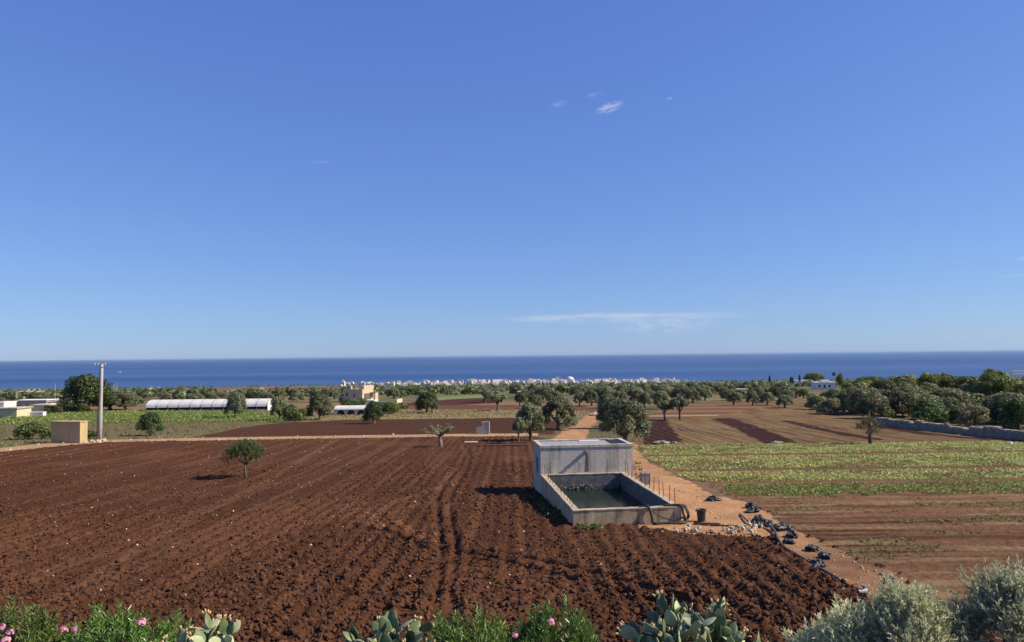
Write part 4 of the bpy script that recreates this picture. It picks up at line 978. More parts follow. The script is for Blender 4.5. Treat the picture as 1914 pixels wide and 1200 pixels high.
stone_wall('dry_stone_wall', WPT, 'long grey dry stone wall at the right edge of the striped field', lambda s: 1.15 + .12 * math.sin(s * .9) - (.35 if 7 < s < 8.2 else 0) - (.3 if 15 < s < 19 else 0), 5, M_STONEG)

# polytunnel
def arch(x0, x1, hw, z0, h, n=12, t=0):
    th_ = np.linspace(0, math.pi, n); b = MB()
    V = [(x, -hw * math.cos(a), z0 + h * math.sin(a) ** .8) for x in (x0, x1) for a in th_]
    b.add(V, [(i, i + 1, n + i + 1, n + i) for i in range(n - 1)]); return b
pl, pr_ = at(274, 190), at(500, 190)
Lx = pr_.x - pl.x; pt = thing('polytunnel', 'long white plastic polytunnel with rounded roof at the left', 'polytunnel', ((pl.x + pr_.x) / 2, pl.y + 3.2, float(gz(pl.y + 3))), math.atan2((pr_.y - pl.y) * .3, Lx))
kk = pl.y / F; HT = 21 * kk; hw = 3.2
fc_ = arch(-Lx / 2, Lx / 2, hw, HT * .36, HT * .64, 14).build('film_cover', M_FILM, pt, True)
for i in range(12):
    x_ = -Lx / 2 + i * Lx / 11; b = MB(); th_ = np.linspace(0, math.pi, 14)
    b.tube([(x_, -(hw + .03) * math.cos(a), HT * .36 + (HT * .64 + .03) * math.sin(a) ** .8) for a in th_], .05, 5); b.build('hoop', M_STEEL, fc_)
    hb(pt, 'post', M_STEEL, (x_ - .05, x_ + .05, -hw - .05, -hw + .05, -.3, HT * .37))
hb(pt, 'side_wall', M_DARK, (-Lx / 2, Lx / 2, -hw + .12, -hw + .16, -.3, HT * .36)); hb(pt, 'base_board', M_CONC, (-Lx / 2, Lx / 2, -hw - .02, -hw + .1, -.4, HT * .13))
for sx in (-1, 1):
    n = 14; th_ = np.linspace(0, math.pi, n); V = [(sx * Lx / 2, -hw * math.cos(a), HT * .36 + HT * .64 * math.sin(a) ** .8) for a in th_] + [(sx * Lx / 2, hw, -.3), (sx * Lx / 2, -hw, -.3)]
    me = new_mesh('end_wall', V, [[tuple(range(n + 2))]]); link('end_wall', me, M_FILM, pt)
p = gp(656, 775); k = p.y / F
st_ = thing('arched_shed', 'low grey tunnel shed with three arched openings below the farmhouse', 'shed', p); Wd = 62 * k
b = arch(-Wd / 2, Wd / 2, 2.0, 1.2, .75, 10); o = b.build('roof', M_FILM, st_, True); o.location = (0, 2.0, 0)
hb(st_, 'wall', M_CONC, (-Wd / 2, Wd / 2, .03, .2, -.3, 1.25)); hb(st_, 'wall', M_CONC, (-Wd / 2, -Wd / 2 + .15, .2, 3.9, -.3, 1.6)); hb(st_, 'wall', M_CONC, (Wd / 2 - .15, Wd / 2, .2, 3.9, -.3, 1.6))
for i in (-1, 0, 1):
    n = 10; V = [(i * Wd * .3 + .11 * Wd * math.cos(a), .0, .35 + .75 * math.sin(a)) for a in np.linspace(0, math.pi, n)] + [(i * Wd * .3 - .11 * Wd, 0, .0), (i * Wd * .3 + .11 * Wd, 0, .0)]
    link('arch_opening', new_mesh('arch_opening', V, [[tuple(range(n + 2))]]), M_DARK, st_)

# stone farmhouse
p = gp(670, 751); k = p.y / F; u_ = k
fh = thing('farmhouse', 'cream stone farmhouse with stepped flat roofs among trees', 'house', p, R(-16))
mb_ = hb(fh, 'main_block', M_HSTONE, (-30 * u_, 8 * u_, 0, 8, -.5, 23 * u_)); hb(fh, 'tower_block', M_HSTONE, (-2 * u_, 8.2 * u_, 1.0, 8.3, 23 * u_, 30 * u_)); hb(fh, 'side_wing', M_HSTONE, (8.05 * u_, 18 * u_, 1.5, 8, -.5, 16 * u_)); hb(fh, 'low_wing', M_HSTONE, (-45 * u_, -30.1 * u_, 1, 6, -.5, 11 * u_))
hb(fh, 'parapet', M_CREAM, (-30.2 * u_, 8.1 * u_, -.05, .3, 23 * u_, 24.2 * u_)); hb(fh, 'chimney', M_HSTONE, (-27 * u_, -24 * u_, 3, 3.8, 23 * u_, 29 * u_))
hb(fh, 'terrace', M_WHITE, (8 * u_, 36 * u_, -2.0, 1.4, -.5, 4.5 * u_)); hb(fh, 'porch_pier', M_CREAM, (25 * u_, 29 * u_, 2.0, 2.8, -.5, 17 * u_)); hb(fh, 'porch_roof', M_WOOD, (18.1 * u_, 30 * u_, 1.6, 4.5, 17 * u_, 18 * u_))
V = [(-45.5 * u_, .7, 11 * u_), (-29.9 * u_, .7, 11 * u_), (-29.9 * u_, 3.5, 15 * u_), (-45.5 * u_, 3.5, 15 * u_), (-45.5 * u_, 6.3, 11 * u_), (-29.9 * u_, 6.3, 11 * u_)]
link('tile_roof', new_mesh('tile_roof', V, [[(0, 1, 2, 3), (3, 2, 5, 4)], [(0, 3, 4), (1, 5, 2)]]), M_TILE, fh)
windows(mb_, M_DARK, [(-25 * u_, -22 * u_, 11 * u_, 17 * u_, 0), (-10 * u_, -7.5 * u_, 10 * u_, 15.5 * u_, 0), (-42 * u_, -36 * u_, 0, 7 * u_, 1.0)])
for (q0, q1, lab) in [((690, 756), (725, 757), 'low cream garden wall right of the farmhouse'), ((742, 752), (752, 751), 'short cream wall end beside the hedge right of the farmhouse')]:
    a, c = gp(*q0), gp(*q1); L = (c - a).length
    o = tag(MB().box(0, L, 0, .35, -.4, 1.1).build('garden_wall', M_CREAM), lab, 'wall'); o.location = a; o.rotation_euler = (0, 0, math.atan2(c.y - a.y, c.x - a.x))

# farmyard at the left
def shed(name, px, base, w, h, dep, mat, label, roof=None, over=.3, rz=0, posts=False, cat='shed'):
    p = gp(px, base); k = p.y / F; t = thing(name, label, cat, p, rz); W2, H2 = w * k / 2, h * k
    if posts:
        for i in range(5): hb(t, 'post', M_WOOD, (-W2 + i * W2 / 2 - .07, -W2 + i * W2 / 2 + .07, 0, .14, -.4, H2))
        hb(t, 'back_wall', M_WOOD, (-W2, W2, dep - .2, dep, -.4, H2)); hb(t, 'side_panel', M_WOOD, (-W2, -W2 * .2, .3, .36, -.4, H2 * .75))
    else: hb(t, 'wall', mat, (-W2, W2, 0, dep, -.4, H2))
    hb(t, 'roof', roof or mat, (-W2 - over, W2 + over, -over, dep + over, H2 + .002, H2 + .22))
    return t
shed('open_shed', 118, 773, 52, 17, 6, M_WOOD, 'open fronted shed with long flat pale roof in the farmyard', M_CONC, .5, posts=True)
shed('flat_shed', 58, 762, 56, 9, 6, M_CONC, 'long flat roofed grey shed behind the farmyard', M_WHITE, .4)
shed('farm_block', 12, 786, 38, 17, 5, M_CREAM, 'cream farm block with flat roof at the left picture edge', M_CONC, .3)
shed('white_store', -2, 774, 18, 16, 5, M_WHITE, 'white storage block at the far left edge', M_WHITE, .15)
shed('farm_block', 74, 777, 34, 15, 4, M_CREAM, 'cream walled farm building between two bushes', M_CREAM, .1, cat='building')
t = shed('ruined_wall', 62, 783, 36, 7, 1.2, M_WHITE, 'low white wall at the edge of the green field', M_WHITE, .02, cat='wall')
shed('long_barn', 41, 747, 44, 10, 9, M_CREAM, 'long cream barn far behind the farm sheds', M_CREAM, .2, R(-8), cat='barn')
shed('cream_hut', 975, 744, 15, 12, 4, M_CREAM, 'small cream hut among the olives of the central grove', M_CREAM, .1, R(-4), cat='hut')
shed('greenhouse_row', 890, 727, 34, 3, 5, M_WHITE, 'low white greenhouse strip behind the green meadow', M_WHITE, .1, cat='greenhouse')
shed('greenhouse_row', 963, 725, 12, 3, 5, M_WHITE, 'tiny white greenhouse left above the cream hut', M_WHITE, .1, cat='greenhouse')
for (px, b_, w, h, lab) in [(1252, 729, 16, 4, 'low pale house left of the three beyond the grove'), (1265, 728, 14, 4, 'low pale house in the middle of the three beyond the grove'), (1295, 725, 22, 4, 'long low pale house right of the three beyond the grove'), (1335, 724, 8, 5, 'small pale house beside the skyline trees'), (1382, 731, 34, 3, 'long pale field wall on the rise right of the grove'), (1419, 724, 40, 3, 'long cream wall below the lone cypress'), (731, 722, 10, 6, 'pale domed outbuilding in front of the town'), (757, 727, 8, 6, 'small cream house in front of the town')]:
    shed('pale_house', px, b_, w, h, 6, M_CREAM, lab, M_CREAM, .1, cat='house')
v_ = shed('villa', 1543, 729, 36, 13, 8, M_WHITE, 'white flat roofed villa on the right skyline', M_WHITE, .15, R(-8), cat='house')
k = gp(1543, 729).y / F; windows(v_, M_DARK, [(-12 * k, -9 * k, 4 * k, 9 * k, 0), (-3 * k, 0, 3 * k, 9 * k, 0), (6 * k, 9 * k, 4 * k, 9 * k, 0)]); hb(v_, 'upper_storey', M_WHITE, (-4 * k, 10 * k, 2, 7, 13 * k + .23, 17 * k))
v_ = shed('villa', 1498, 722, 22, 10, 7, M_WHITE, 'white villa half hidden below the slim cypress', M_WHITE, .15, R(5), cat='house')
shed('stone_hut', 1752, 753, 15, 12, 3, M_STONEG, 'small grey stone hut in the thicket beside the posts', M_STONEG, .1, cat='hut')
shed('pale_house', 1618, 733, 10, 7, 5, M_HSTONE, 'small pinkish house under the dark round conifer', M_TILE, .2, cat='house')
shed('pale_house', 1905, 712, 22, 6, 8, M_WHITE, 'white building peeping over the trees at the right edge', M_WHITE, .2, cat='house').location.z += 9
for (px, b_, h, r_, lab) in [(1724, 754, 28, .11, 'left pale post rising from the thicket'), (1733, 755, 30, .11, 'right pale post rising from the thicket'), (103, 752, 32, .09, 'thin distant pole behind the farm sheds'), (213, 748, 30, .09, 'left thin pole right of the largest dark tree'), (218, 748, 31, .09, 'right thin pole right of the largest dark tree'),
        (728, 740, 18, .08, 'thin distant pole left above the farmhouse hedge'), (744, 742, 18, .08, 'thin distant pole beside the farmhouse hedge'), (906, 748, 22, .09, 'thin pole at the edge of the green meadow'), (375, 733, 18, .1, 'thin pole on the far violet field'), (985, 731, 14, .1, 'thin distant pole in front of the town'), (1112, 737, 16, .1, 'thin distant pole above the grove')]:
    p = gp(px, b_); k = p.y / F; H = h * k
    t = thing('wooden_pole', lab, 'pole', p); MB().tube([(0, 0, -.5), (0, 0, H)], [r_ * 1.25, r_], 8).build('shaft', M_POLE, t); hb(t, 'crossarm', M_STEEL, (-.5, .5, -.04, .04, H - .35, H - .25))
# pale sacks and heaps at the end of the striped field
for (px, py, w, h, m_, lab) in [(1237, 829, 26, 8, M_STONEG, 'grey tarpaulin heap at the near end of the dark soil plot'), (1262, 830, 12, 7, M_WOOD, 'small brown heap right of the grey tarpaulin'), (1452, 829, 16, 6, M_STONEG, 'grey heap at the near end of the dark soil strip'), (1889, 833, 7, 6, M_WHITE, 'small white and blue sack at the right edge of the crop'), (1112, 776, 18, 8, M_STONE, 'pale sand heap at the far end of the dirt track')]:
    p = gp(px, py); k = p.y / F; V = bag_mesh(px); o = tag(link('heap', new_mesh('heap', V + [0, 0, .25], [IFc], None, True), m_, None, p), lab, 'heap'); o.scale = (w * k * .36, w * k * .3, h * k * .5)

# ------------------------------------------------------------------ coastal town: every building its own object
TM = []
for i in range(7):
    b = MB(); r = np.random.default_rng(i + 40); w, d, h = r.uniform(7, 15), r.uniform(7, 11), r.uniform(5, 8.5)
    b.box(-w / 2, w / 2, 0, d, -4, h); b.box(-w / 2 + r.uniform(0, w * .4), w / 2 - r.uniform(0, w * .3), d * .3, d * .95, h, h + r.uniform(1.5, 3.2))
    if i % 2: b.box(w / 2, w / 2 + 4, 1, d - 1, -4, h * .55)
    TM.append(b.mesh('town_building')); TM[-1].materials.append(M_TOWN)
M_WIN = M_DARK
for i in range(290):
    t = rng.random(); px = 610 + 735 * (t * .8 + .2 * rng.random()) if i < 210 else rng.uniform(730, 1180)
    d = rng.uniform(1330, 1690); p = at(px, d)
    o = link('town_building', TM[i % 7], None, None, p); o.rotation_euler = (0, 0, rng.uniform(-.5, .5)); s_ = rng.uniform(.5, .88) * (.75 if px < 720 or px > 1260 else 1); o.scale = (s_ * 1.1, s_, s_ * rng.uniform(.8, 1.2))
    tag(o, 'small white building in the crowded coastal town below the sea', 'building', 'coastal town buildings')
for (px, w, h, lab) in [(1041, 13, 10, 'tall pale block near the domed building in the coastal town'), (881, 10, 9, 'tall white block in the left half of the coastal town'), (640, 6, 9, 'white twin towered block at the left end of the coastal town')]:
    p = at(px, 1480); t = thing('town_block', lab, 'building', p); w *= 1.07; h *= 1.07
    hb(t, 'wall', M_TOWN, (-w / 2, w / 2, 0, 9, -4, h)); hb(t, 'stair_head', M_TOWN, (-w / 5, w / 5, 3, 7, h, h + 2.5))
    windows(t, M_DARK, [(-w / 2 + (j + .25) * w / 4, -w / 2 + (j + .7) * w / 4, 1 + f_ * 3.2, 2.7 + f_ * 3.2, 0) for j in range(4) for f_ in range(2)])
p = at(1064, 1470); t = thing('domed_building', 'white building with rounded dome in the coastal town', 'building', p)
hb(t, 'wall', M_TOWN, (-9, 9, 0, 12, -4, 8)); MB().lathe([(8, 8), (7.6, 10), (6, 12.2), (3.2, 13.5), (.01, 14)], 16, (0, 6, 0)).build('dome', M_TOWN, t, True)
# white boat with wake on the sea
d = (CAMZ - SEA) * F / 23.5; bt = thing('motor_boat', 'tiny white boat far out on the blue sea above the utility pole', 'boat', ((224 - 957) / F * d, d, SEA), R(5))
b = MB(); V = [(-10, -3, 2.4), (7, -3, 2.4), (14, 0, 3.2), (7, 3, 2.4), (-10, 3, 2.4), (-9, -2, -1), (6, -2, -1), (10, 0, -1), (6, 2, -1), (-9, 2, -1)]
b.add(V, [(0, 1, 6, 5), (1, 2, 7, 6), (2, 3, 8, 7), (3, 4, 9, 8), (4, 0, 5, 9), (0, 4, 3, 1)], [(1, 3, 2)]); b.build('hull', M_WHITE, bt); hb(bt, 'cabin', M_WHITE, (-6, 4, -2, 2, 2.4, 5.2)); hb(bt, 'wheelhouse', M_WHITE, (-1, 3, -1.6, 1.6, 5.2, 7.2))

# ------------------------------------------------------------------ nearer single trees in the fields
def shoots(tips, dirs, L, per, leaf, asp, c1, c2, spread=.75, jit=.25):
    """leaves set along shoots; returns arrays"""
    n = len(tips); t = rng.random((n, per)); L = np.broadcast_to(L, (n,))
    base = tips[:, None] - dirs[:, None] * (L[:, None] * (1 - t))[..., None]
    side = unit(n * per).reshape(n, per, 3); side -= (side * dirs[:, None]).sum(-1)[..., None] * dirs[:, None]; side /= np.linalg.norm(side, axis=-1)[..., None] + 1e-9
    ld = dirs[:, None] * (1 - spread * .5) + side * spread + jit * unit(n * per).reshape(n, per, 3); ld /= np.linalg.norm(ld, axis=-1)[..., None]
    ld = ld.reshape(-1, 3); P = base.reshape(-1, 3); m = len(P); s = leaf * rng.uniform(.7, 1.25, (m, 1))
    w = np.cross(ld, .75 * unit(m) + [.35, 0, .75]); w /= np.linalg.norm(w, axis=1)[:, None] + 1e-9; nn = np.cross(w, ld)
    V = np.stack([P, P + ld * s * .5 - w * s * asp + nn * s * .05, P + ld * s, P + ld * s * .5 + w * s * asp + nn * s * .05], 1)
    f = rng.random((m, 1)); col = (np.array(c1) * (1 - f) + np.array(c2) * f) * rng.uniform(.75, 1.25, (m, 1))
    return V.reshape(-1, 3), np.arange(4 * m).reshape(-1, 4), np.repeat(col, 4, 0)
def twigs(b, tips, dirs, L, r):
    for a, d_, l in zip(tips, dirs, np.broadcast_to(L, (len(tips),))): b.tube([a - d_ * l * 1.05, a - d_ * l * .4, a], [r, r * .7, r * .3], 3, False)
def nrm(a): return a / (np.linalg.norm(a, axis=-1)[..., None] + 1e-9)
# young almond tree on the ploughed field
p = ground_pt(459, 893); k = p.y / F
t = thing('almond_tree', 'young loose crowned tree standing alone on the main ploughed field', 'tree', p)
b = MB(); b.tube([(.04, 0, -.2), (0, 0, .3), (-.06, 0, .75), (-.05, 0, 1.15)], [.13, .10, .085, .08], 8); heads = []
for i in range(9):
    a = i * .7 + rng.uniform(-.2, .2); r_ = rng.uniform(.6, 1.5); e = np.array([r_ * math.cos(a), r_ * math.sin(a), rng.uniform(1.45, 2.3)]); b.tube([(-.05, 0, 1.05), e * .55 + [0, 0, .4], e], [.06, .04, .02], 6); heads.append(e)
heads = np.array(heads + [(0, 0, 2.5), (.1, 0, 2.1), (-.4, .1, 2.3), (.5, -.1, 2.2)]); n = 330
src_ = heads[rng.integers(len(heads), size=n)] + rng.normal(size=(n, 3)) * [.22, .22, .15]
dr_ = nrm(np.stack([rng.normal(size=n) * .35, rng.normal(size=n) * .35, np.ones(n)], -1) + .25 * src_ * [1, 1, 0]); L = rng.uniform(.4, .95, n); tips = src_ + dr_ * L[:, None]
tips[:, 2] = np.minimum(tips[:, 2], 3.15 - .35 * np.hypot(tips[:, 0], tips[:, 1]) ** 2 + .55 * (rng.random(n) < .05))
twigs(b, tips, dr_, L, .012); b.build('trunk', M_BARK, t, True)
V, q, c = shoots(tips, dr_, L, 34, .11, .22, (.07, .11, .03), (.19, .23, .08)); link('crown', new_mesh('crown', V, [q], c), M_LEAF, t)
# hard pruned fig tree
p = ground_pt(823, 835); k = p.y / F
t = thing('pruned_tree', 'hard pruned pale tree with thick trunk and knobbly branches on the field edge', 'tree', p)
b = MB(); b.tube([(0, 0, -.2), (.02, 0, .5), (-.05, 0, 1.0), (.05, 0, 1.35)], [.30, .22, .2, .22], 10); ends = []
for i in range(11):
    a = i * 2.4; r_ = rng.uniform(.7, 1.75); e = np.array([r_ * math.cos(a), r_ * .6 * math.sin(a), rng.uniform(1.6, 2.45)]); mid = e * .5 + [0, 0, .55 + rng.uniform(-.1, .1)]
    b.tube([(.03, 0, 1.2), mid, e * .85 + [0, 0, .1], e], [.11, .075, .06, .03], 6); ends += [e, e * .85 + [0, 0, .15], mid]
b.build('trunk', M_BARK_PALE, t, True); ends = np.array(ends); n = 420; P = ends[rng.integers(len(ends), size=n)] + rng.normal(size=(n, 3)) * .13; Nn = nrm(unit(n) + [0, 0, .6])
f = rng.random((n, 1)); V, q, c = cards(P, Nn, rng.uniform(.06, .13, n), np.array([.12, .15, .05]) * (1 - f) + f * np.array([.33, .34, .18]), .7); link('crown', new_mesh('crown', V, [q], c), M_LEAF, t)
# scraggy half dead tree before the stone wall
p = ground_pt(1626, 832); k = p.y / F
t = thing('scraggy_tree', 'scraggy half bare dark tree at the far edge of the crop', 'tree', p)
b = MB(); H = 62 * k; b.tube([(0, 0, -.2), (.05, 0, H * .3), (-.05, 0, H * .6), (.05, 0, H)], [.22, .16, .11, .03], 8); ends = []
for i in range(13):
    z0 = H * rng.uniform(.25, .8); a = rng.uniform(0, 6.28); l = rng.uniform(.6, 1.6); e = np.array([l * math.cos(a), l * .7 * math.sin(a), z0 + rng.uniform(-.1, .5)]); b.tube([(0, 0, z0), e * .5 + [0, 0, z0 * .5 + .1], e], [.06, .04, .015], 5); ends += [e, e * .8 + [0, 0, z0 * .2], e * .6 + [0, 0, z0 * .4]]
b.build('trunk', M_BARK, t, True); ends = np.array(ends); n = 900; P = ends[rng.integers(len(ends), size=n)] + rng.normal(size=(n, 3)) * [.2, .2, .22]; f = rng.random((n, 1))
V, q, c = cards(P, unit(n), rng.uniform(.06, .14, n), np.array([.06, .07, .028]) * (1 - f) + f * np.array([.13, .12, .055]), .55); link('crown', new_mesh('crown', V, [q], c), M_LEAF, t)

# ------------------------------------------------------------------ foreground hedge seen at the bottom edge
def fg(px, d): return Vector(((px - 957) / F * d, d, float(gz(d))))
def top_h(py, px, d):      # height above the ground that reaches a given row at depth d
    return CAMZ - (py - hm(px)) / F * d * 1.01 - float(gz(d))
def dome_shell(n, rx, ry, h, zmin=.25):
    d = unit(n); d[:, 2] = np.abs(d[:, 2]); s = rng.uniform(.86, 1.04, n) * (1 - .12 * np.sin(d[:, 0] * 5 + rng.uniform(0, 6)) * np.cos(d[:, 1] * 4))
    sgn = np.sign(d); d2 = sgn * np.abs(d) ** .72; d2 = nrm(d2) * (np.abs(nrm(d2)) ** 3).sum(1)[:, None] ** (-1 / 3)
    P = d2 * s[:, None]; return P * [rx, ry, h * (1 - zmin)] + [0, 0, h * zmin], nrm(d * [.8, .8, 1.0])
def oleander(px, d, wpx, top, label, flowers, n=520, seed=0):
    n = 820
    p = fg(px, d); h = top_h(top, px, d); rx = wpx / 2 * d / F
    t = thing('oleander_bush', label, 'bush', p)
    tips, dr_ = dome_shell(n, rx, rx * .9, h - .02); dr_ = nrm(dr_ + [0, 0, .8] + .35 * unit(n)); L = rng.uniform(.3, .55, n)
    tips = tips + dr_ * rng.uniform(-.15, .12, n)[:, None]
    b = MB(); twigs(b, tips, dr_, L, .006)
    for i in range(14):
        a = rng.uniform(0, 6.28); r_ = rng.uniform(.1, .75); b.tube([(.1 * math.cos(a), .1 * math.sin(a), -.1), (rx * r_ * .6 * math.cos(a), rx * r_ * .6 * math.sin(a), h * .4), (rx * r_ * math.cos(a), rx * r_ * math.sin(a), h * .75)], [.03, .022, .01], 5)
    b.build('stems', M_BARK, t)['kind'] = 'stuff'
    V, q, c = shoots(tips, dr_, L, 26, .135, .085, (.055, .11, .02), (.17, .25, .055), .62); link('leaves', new_mesh('leaves', V, [q], c), M_LEAFG, t)['kind'] = 'stuff'
    # dead inner leaves close the crown
    for (fx, fz, s) in flowers:
        b = MB(); col = []; cx = fx * rx; 
        P = unit(22) * [.05, .05, .04] * s; Vf, qf, cf = cards(P, nrm(P + [0, -.02, .02]), .03 * s * np.ones(22), np.array([.52, .22, .30]) * rng.uniform(.7, 1.4, (22, 1)) + rng.uniform(0, .12, (22, 1)), .9)
        link('flower', new_mesh('flower', Vf, [qf], cf), M_LEAF, t, (cx, -rx * .45 * math.sqrt(max(0, 1 - fx * fx)), h * fz))
    return t
oleander(20, 13.6, 230, 1144, 'oleander bush with pink flowers at the lower left corner', [(.0, .99, 1.2), (.22, 1.0, 1.3), (.36, .965, 1.1), (.30, .92, 1.3), (-.12, .92, 1.2), (-.2, 1.02, 1.0), (.1, .86, 1)], 560)
oleander(234, 13.9, 235, 1143, 'oleander bush with few pink flowers left of the pale prickly pear', [(-.72, .97, 1.3), (-.5, .985, 1.1), (.50, 1.03, 1.4), (-.2, .86, 1.1), (.2, .84, 1)], 560)
oleander(872, 14.2, 225, 1152, 'green oleander bush right of the dark prickly pear', [(.75, .97, .9)], 560)
oleander(1032, 14.4, 195, 1139, 'green oleander bush with one pale flower on top, centre of the hedge', [(-.12, 1.03, 1.2), (-.3, .87, 1.0)], 560)
# prickly pears: every pad and fruit a part
def pad_mesh():
    n, m = 14, 8; V = []; Fq = []
    for j in range(m + 1):
        t = j / m; z = t; w = .5 * (math.sin(math.pi * t ** .82)) ** .75 * .66 + .035 * (1 - t) ** 3
        for i in range(n):
            a = 2 * math.pi * i / n; V.append((w * math.cos(a), w * .20 * math.sin(a) * (1.0), z))
    for j in range(m):
        for i in range(n): Fq.append((j * n + i, j * n + (i + 1) % n, (j + 1) * n + (i + 1) % n, (j + 1) * n + i))
    return new_mesh('pad', V, [Fq, ], None, True)
def cactus_mat(name, c1, c2):
    m = surf(name, c1, c2, 3.5, rough=.42, bump=.25, bscale=26, spec=.35); return m
PADM = [pad_mesh() for _ in range(3)]
for me, mt in zip(PADM, [cactus_mat('pad_green', (.16, .21, .085), (.10, .14, .06)), cactus_mat('pad_dark', (.085, .13, .06), (.055, .09, .045)), cactus_mat('pad_pale', (.42, .45, .25), (.30, .35, .18))]): me.materials.append(mt)
FRM = MB().lathe([(.0, 0), (.16, .08), (.27, .35), (.30, .65), (.24, .92), (.14, 1.0), (.1, .95), (0, .93)], 9).mesh('fruit', True); FRM.materials.append(surf('fruit_skin', (.58, .46, .20), (.48, .30, .14), 2.5, rough=.5, bump=.1))
def prickly_pear(px, d, wpx, top, label, seed, pale, fruitn, nbase=8, gens=6):
    r = np.random.default_rng(seed); p = fg(px, d); h = top_h(top, px, d); rx = wpx / 2 * d / F
    t = thing('prickly_pear', label, 'cactus', p); pads = []
    tb = MB()
    def grow(pos, dirv, g):
        L = r.uniform(.23, .33); x = np.cross(dirv, r.normal(size=3)); x /= np.linalg.norm(x)
        pads.append((pos, dirv, x, L, g)); tip = pos + dirv * L
        if g >= gens: return
        for _ in range(r.choice([1, 2, 2, 3], p=[.25, .3, .3, .15])):
            nd = dirv + .6 * r.normal(size=3); nd[2] = abs(nd[2]) * .7 + .3; nd[:2] += .15 * tip[:2]; nd /= np.linalg.norm(nd)
            off = x * r.uniform(-.5, .5) * L * .55
            if len(pads) < 260: grow(tip + off - dirv * L * .06 * (1 + abs(off).sum() * 6), nd, g + 1)
    zb = h - .21 * gens - .12
    for i in range(nbase):
        a = i * 2.4; rr = math.sqrt((i + .5) / nbase); q = np.array([math.cos(a) * rx * .8 * rr, math.sin(a) * rx * .6 * rr, zb - .8 * rr * rr])
        tb.tube([q * [.3, .3, 0] - [0, 0, .1], q * [.6, .6, .5], q + [0, 0, .05]], [.11, .09, .06], 7)
        grow(q, nrm(np.array([.3 * math.cos(a), .3 * math.sin(a), 1])), 1)
    tb.build('stems', M_BARK, t, True)['kind'] = 'stuff'
    P = np.array([a[0] + a[1] * a[3] for a in pads]); dz = h - np.percentile(P[:, 2], 99.6)
    keep = [a for a in pads]
    for (pos, dv, x, L, g) in keep:
        pos2 = pos + [0, 0, dz]; y = np.cross(dv, x)
        mi = 2 if r.random() < pale else (1 if r.random() < .4 else 0)
        o = link('pad', PADM[mi], None, t); Mx = Matrix([[*(a_)] for a_ in np.stack([x, y, dv], 1)]).to_4x4(); s = L * r.uniform(.95, 1.2); ML = Matrix.Translation(Vector(pos2)) @ Mx @ Matrix.Diagonal((s, s, s, 1)); o.matrix_basis = ML
        if g >= gens - 1 and r.random() < fruitn:
            for _ in range(r.integers(2, 6)):
                a = r.uniform(-.9, .9); e = Vector(pos2) + (Vector(dv) * (.78 + .2 * math.cos(a)) + Vector(x) * math.sin(a) * .36) * s
                f_ = link('fruit', FRM, None, o); dd = Vector(dv) * math.cos(a) + Vector(x) * math.sin(a); f_.matrix_basis = ML.inverted() @ Matrix.Translation(e) @ dd.to_track_quat('Z', 'Y').to_matrix().to_4x4() @ Matrix.Diagonal((.06, .06, .07, 1))
    return t
prickly_pear(390, 13.0, 140, 1152, 'pale prickly pear with many yellow fruits at the lower left', 3, .6, .6, 11, 4)
prickly_pear(716, 13.2, 150, 1140, 'dark prickly pear left of the green oleanders', 4, .3, .25, 13, 4)
prickly_pear(1288, 12.8, 225, 1108, 'largest prickly pear with tall dark top pad between oleander and olive', 6, .42, .22, 20, 4)
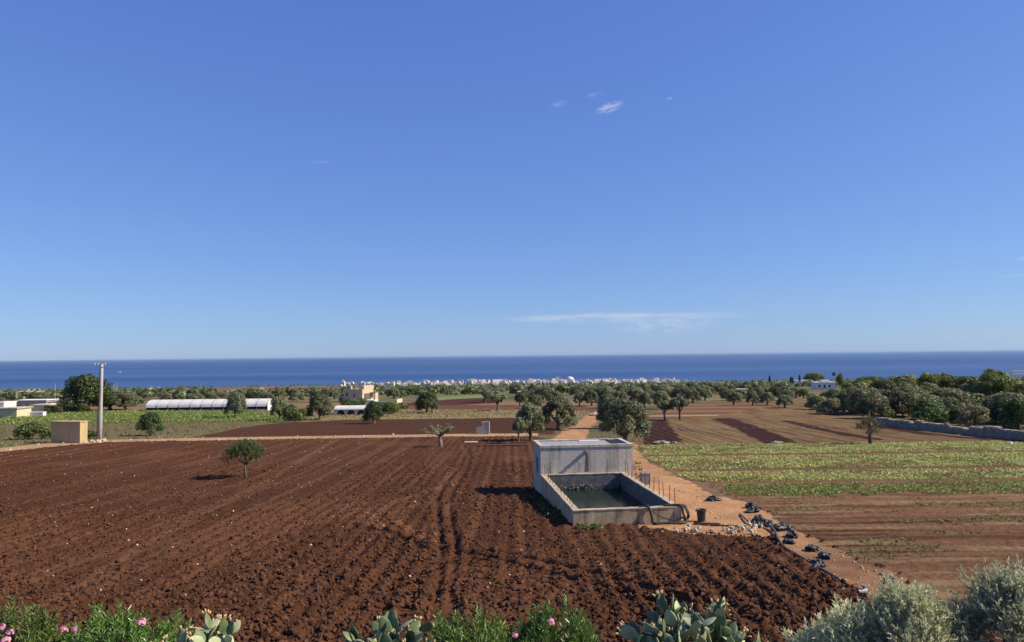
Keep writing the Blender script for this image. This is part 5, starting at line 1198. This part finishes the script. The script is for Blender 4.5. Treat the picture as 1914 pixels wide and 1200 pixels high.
# foreground olive trees
def fg_olive(px, d, wpx, top, label, n, seed):
    p = fg(px, d); h = top_h(top, px, d); rx = wpx / 2 * d / F; t = thing('olive_tree', label, 'tree', p)
    hd = [(rx * .75 * math.cos(a) * rr, rx * .7 * math.sin(a) * rr, h * zz, rx * .42) for a, rr, zz in zip(np.arange(11) * 2.4, np.linspace(.1, 1, 11), .84 - .16 * np.linspace(0, 1, 11) ** 2 + rng.uniform(-.05, .05, 11))]
    hd = np.array(hd); k_ = rng.integers(len(hd), size=n); dd = unit(n); dd[:, 2] = dd[:, 2] * .7 + .25; dd = nrm(dd)
    tips = hd[k_, :3] + dd * (hd[k_, 3] * rng.uniform(.45, 1.1, n))[:, None]; tips[:, 2] *= 1; dr_ = nrm(dd + [0, 0, .9] + .4 * unit(n)); L = rng.uniform(.28, .62, n)
    tips[:, 2] *= h / np.percentile(tips[:, 2], 99.6)
    b = MB(); b.tube([(0, 0, -.2), (.05, 0, h * .2), (0, 0, h * .38)], [.2, .15, .13], 8)
    for q_ in hd: b.tube([(0, 0, h * .33), q_[:3] * [.5, .5, .8], q_[:3]], [.07, .04, .015], 6)
    b.build('trunk', M_BARK, t, True)
    b = MB(); twigs(b, tips, dr_, L, .005); b.build('twigs', M_BARK_PALE, t)['kind'] = 'stuff'
    V, q, c = shoots(tips, dr_, L, 24, .09, .10, (.22, .25, .12), (.62, .64, .44), .5); link('leaves', new_mesh('leaves', V, [q], c), M_LEAFO, t)['kind'] = 'stuff'
fg_olive(1572, 13.4, 215, 1112, 'silvery olive branches at the bottom, leftmost of the three foreground olives', 1000, 1)
fg_olive(1696, 12.9, 250, 1082, 'silvery foreground olive in the middle at the lower right', 1500, 2)
fg_olive(1882, 12.6, 250, 1052, 'tallest foreground olive at the lower right corner', 1700, 3)

# ------------------------------------------------------------------ sea air: one closed box of even pale haze round everything
hz = MB().box(-95000, 95000, -80, 95000, SEA - 12, 18).mesh('haze')
mh = bpy.data.materials.new('sea_haze'); mh.use_nodes = True; nt = mh.node_tree; nt.nodes.remove(nt.nodes['Principled BSDF'])
pv = N(nt, 'ShaderNodeVolumePrincipled'); pv.inputs['Color'].default_value = (.42, .60, .85, 1); pv.inputs['Density'].default_value = 2.4e-5; pv.inputs['Anisotropy'].default_value = .2
nt.links.new(pv.outputs[0], nt.nodes['Material Output'].inputs['Volume'])
o = link('haze', hz, mh); o['kind'] = 'stuff'; o['label'] = 'thin pale sea haze over the plain and the water'; o['category'] = 'haze'
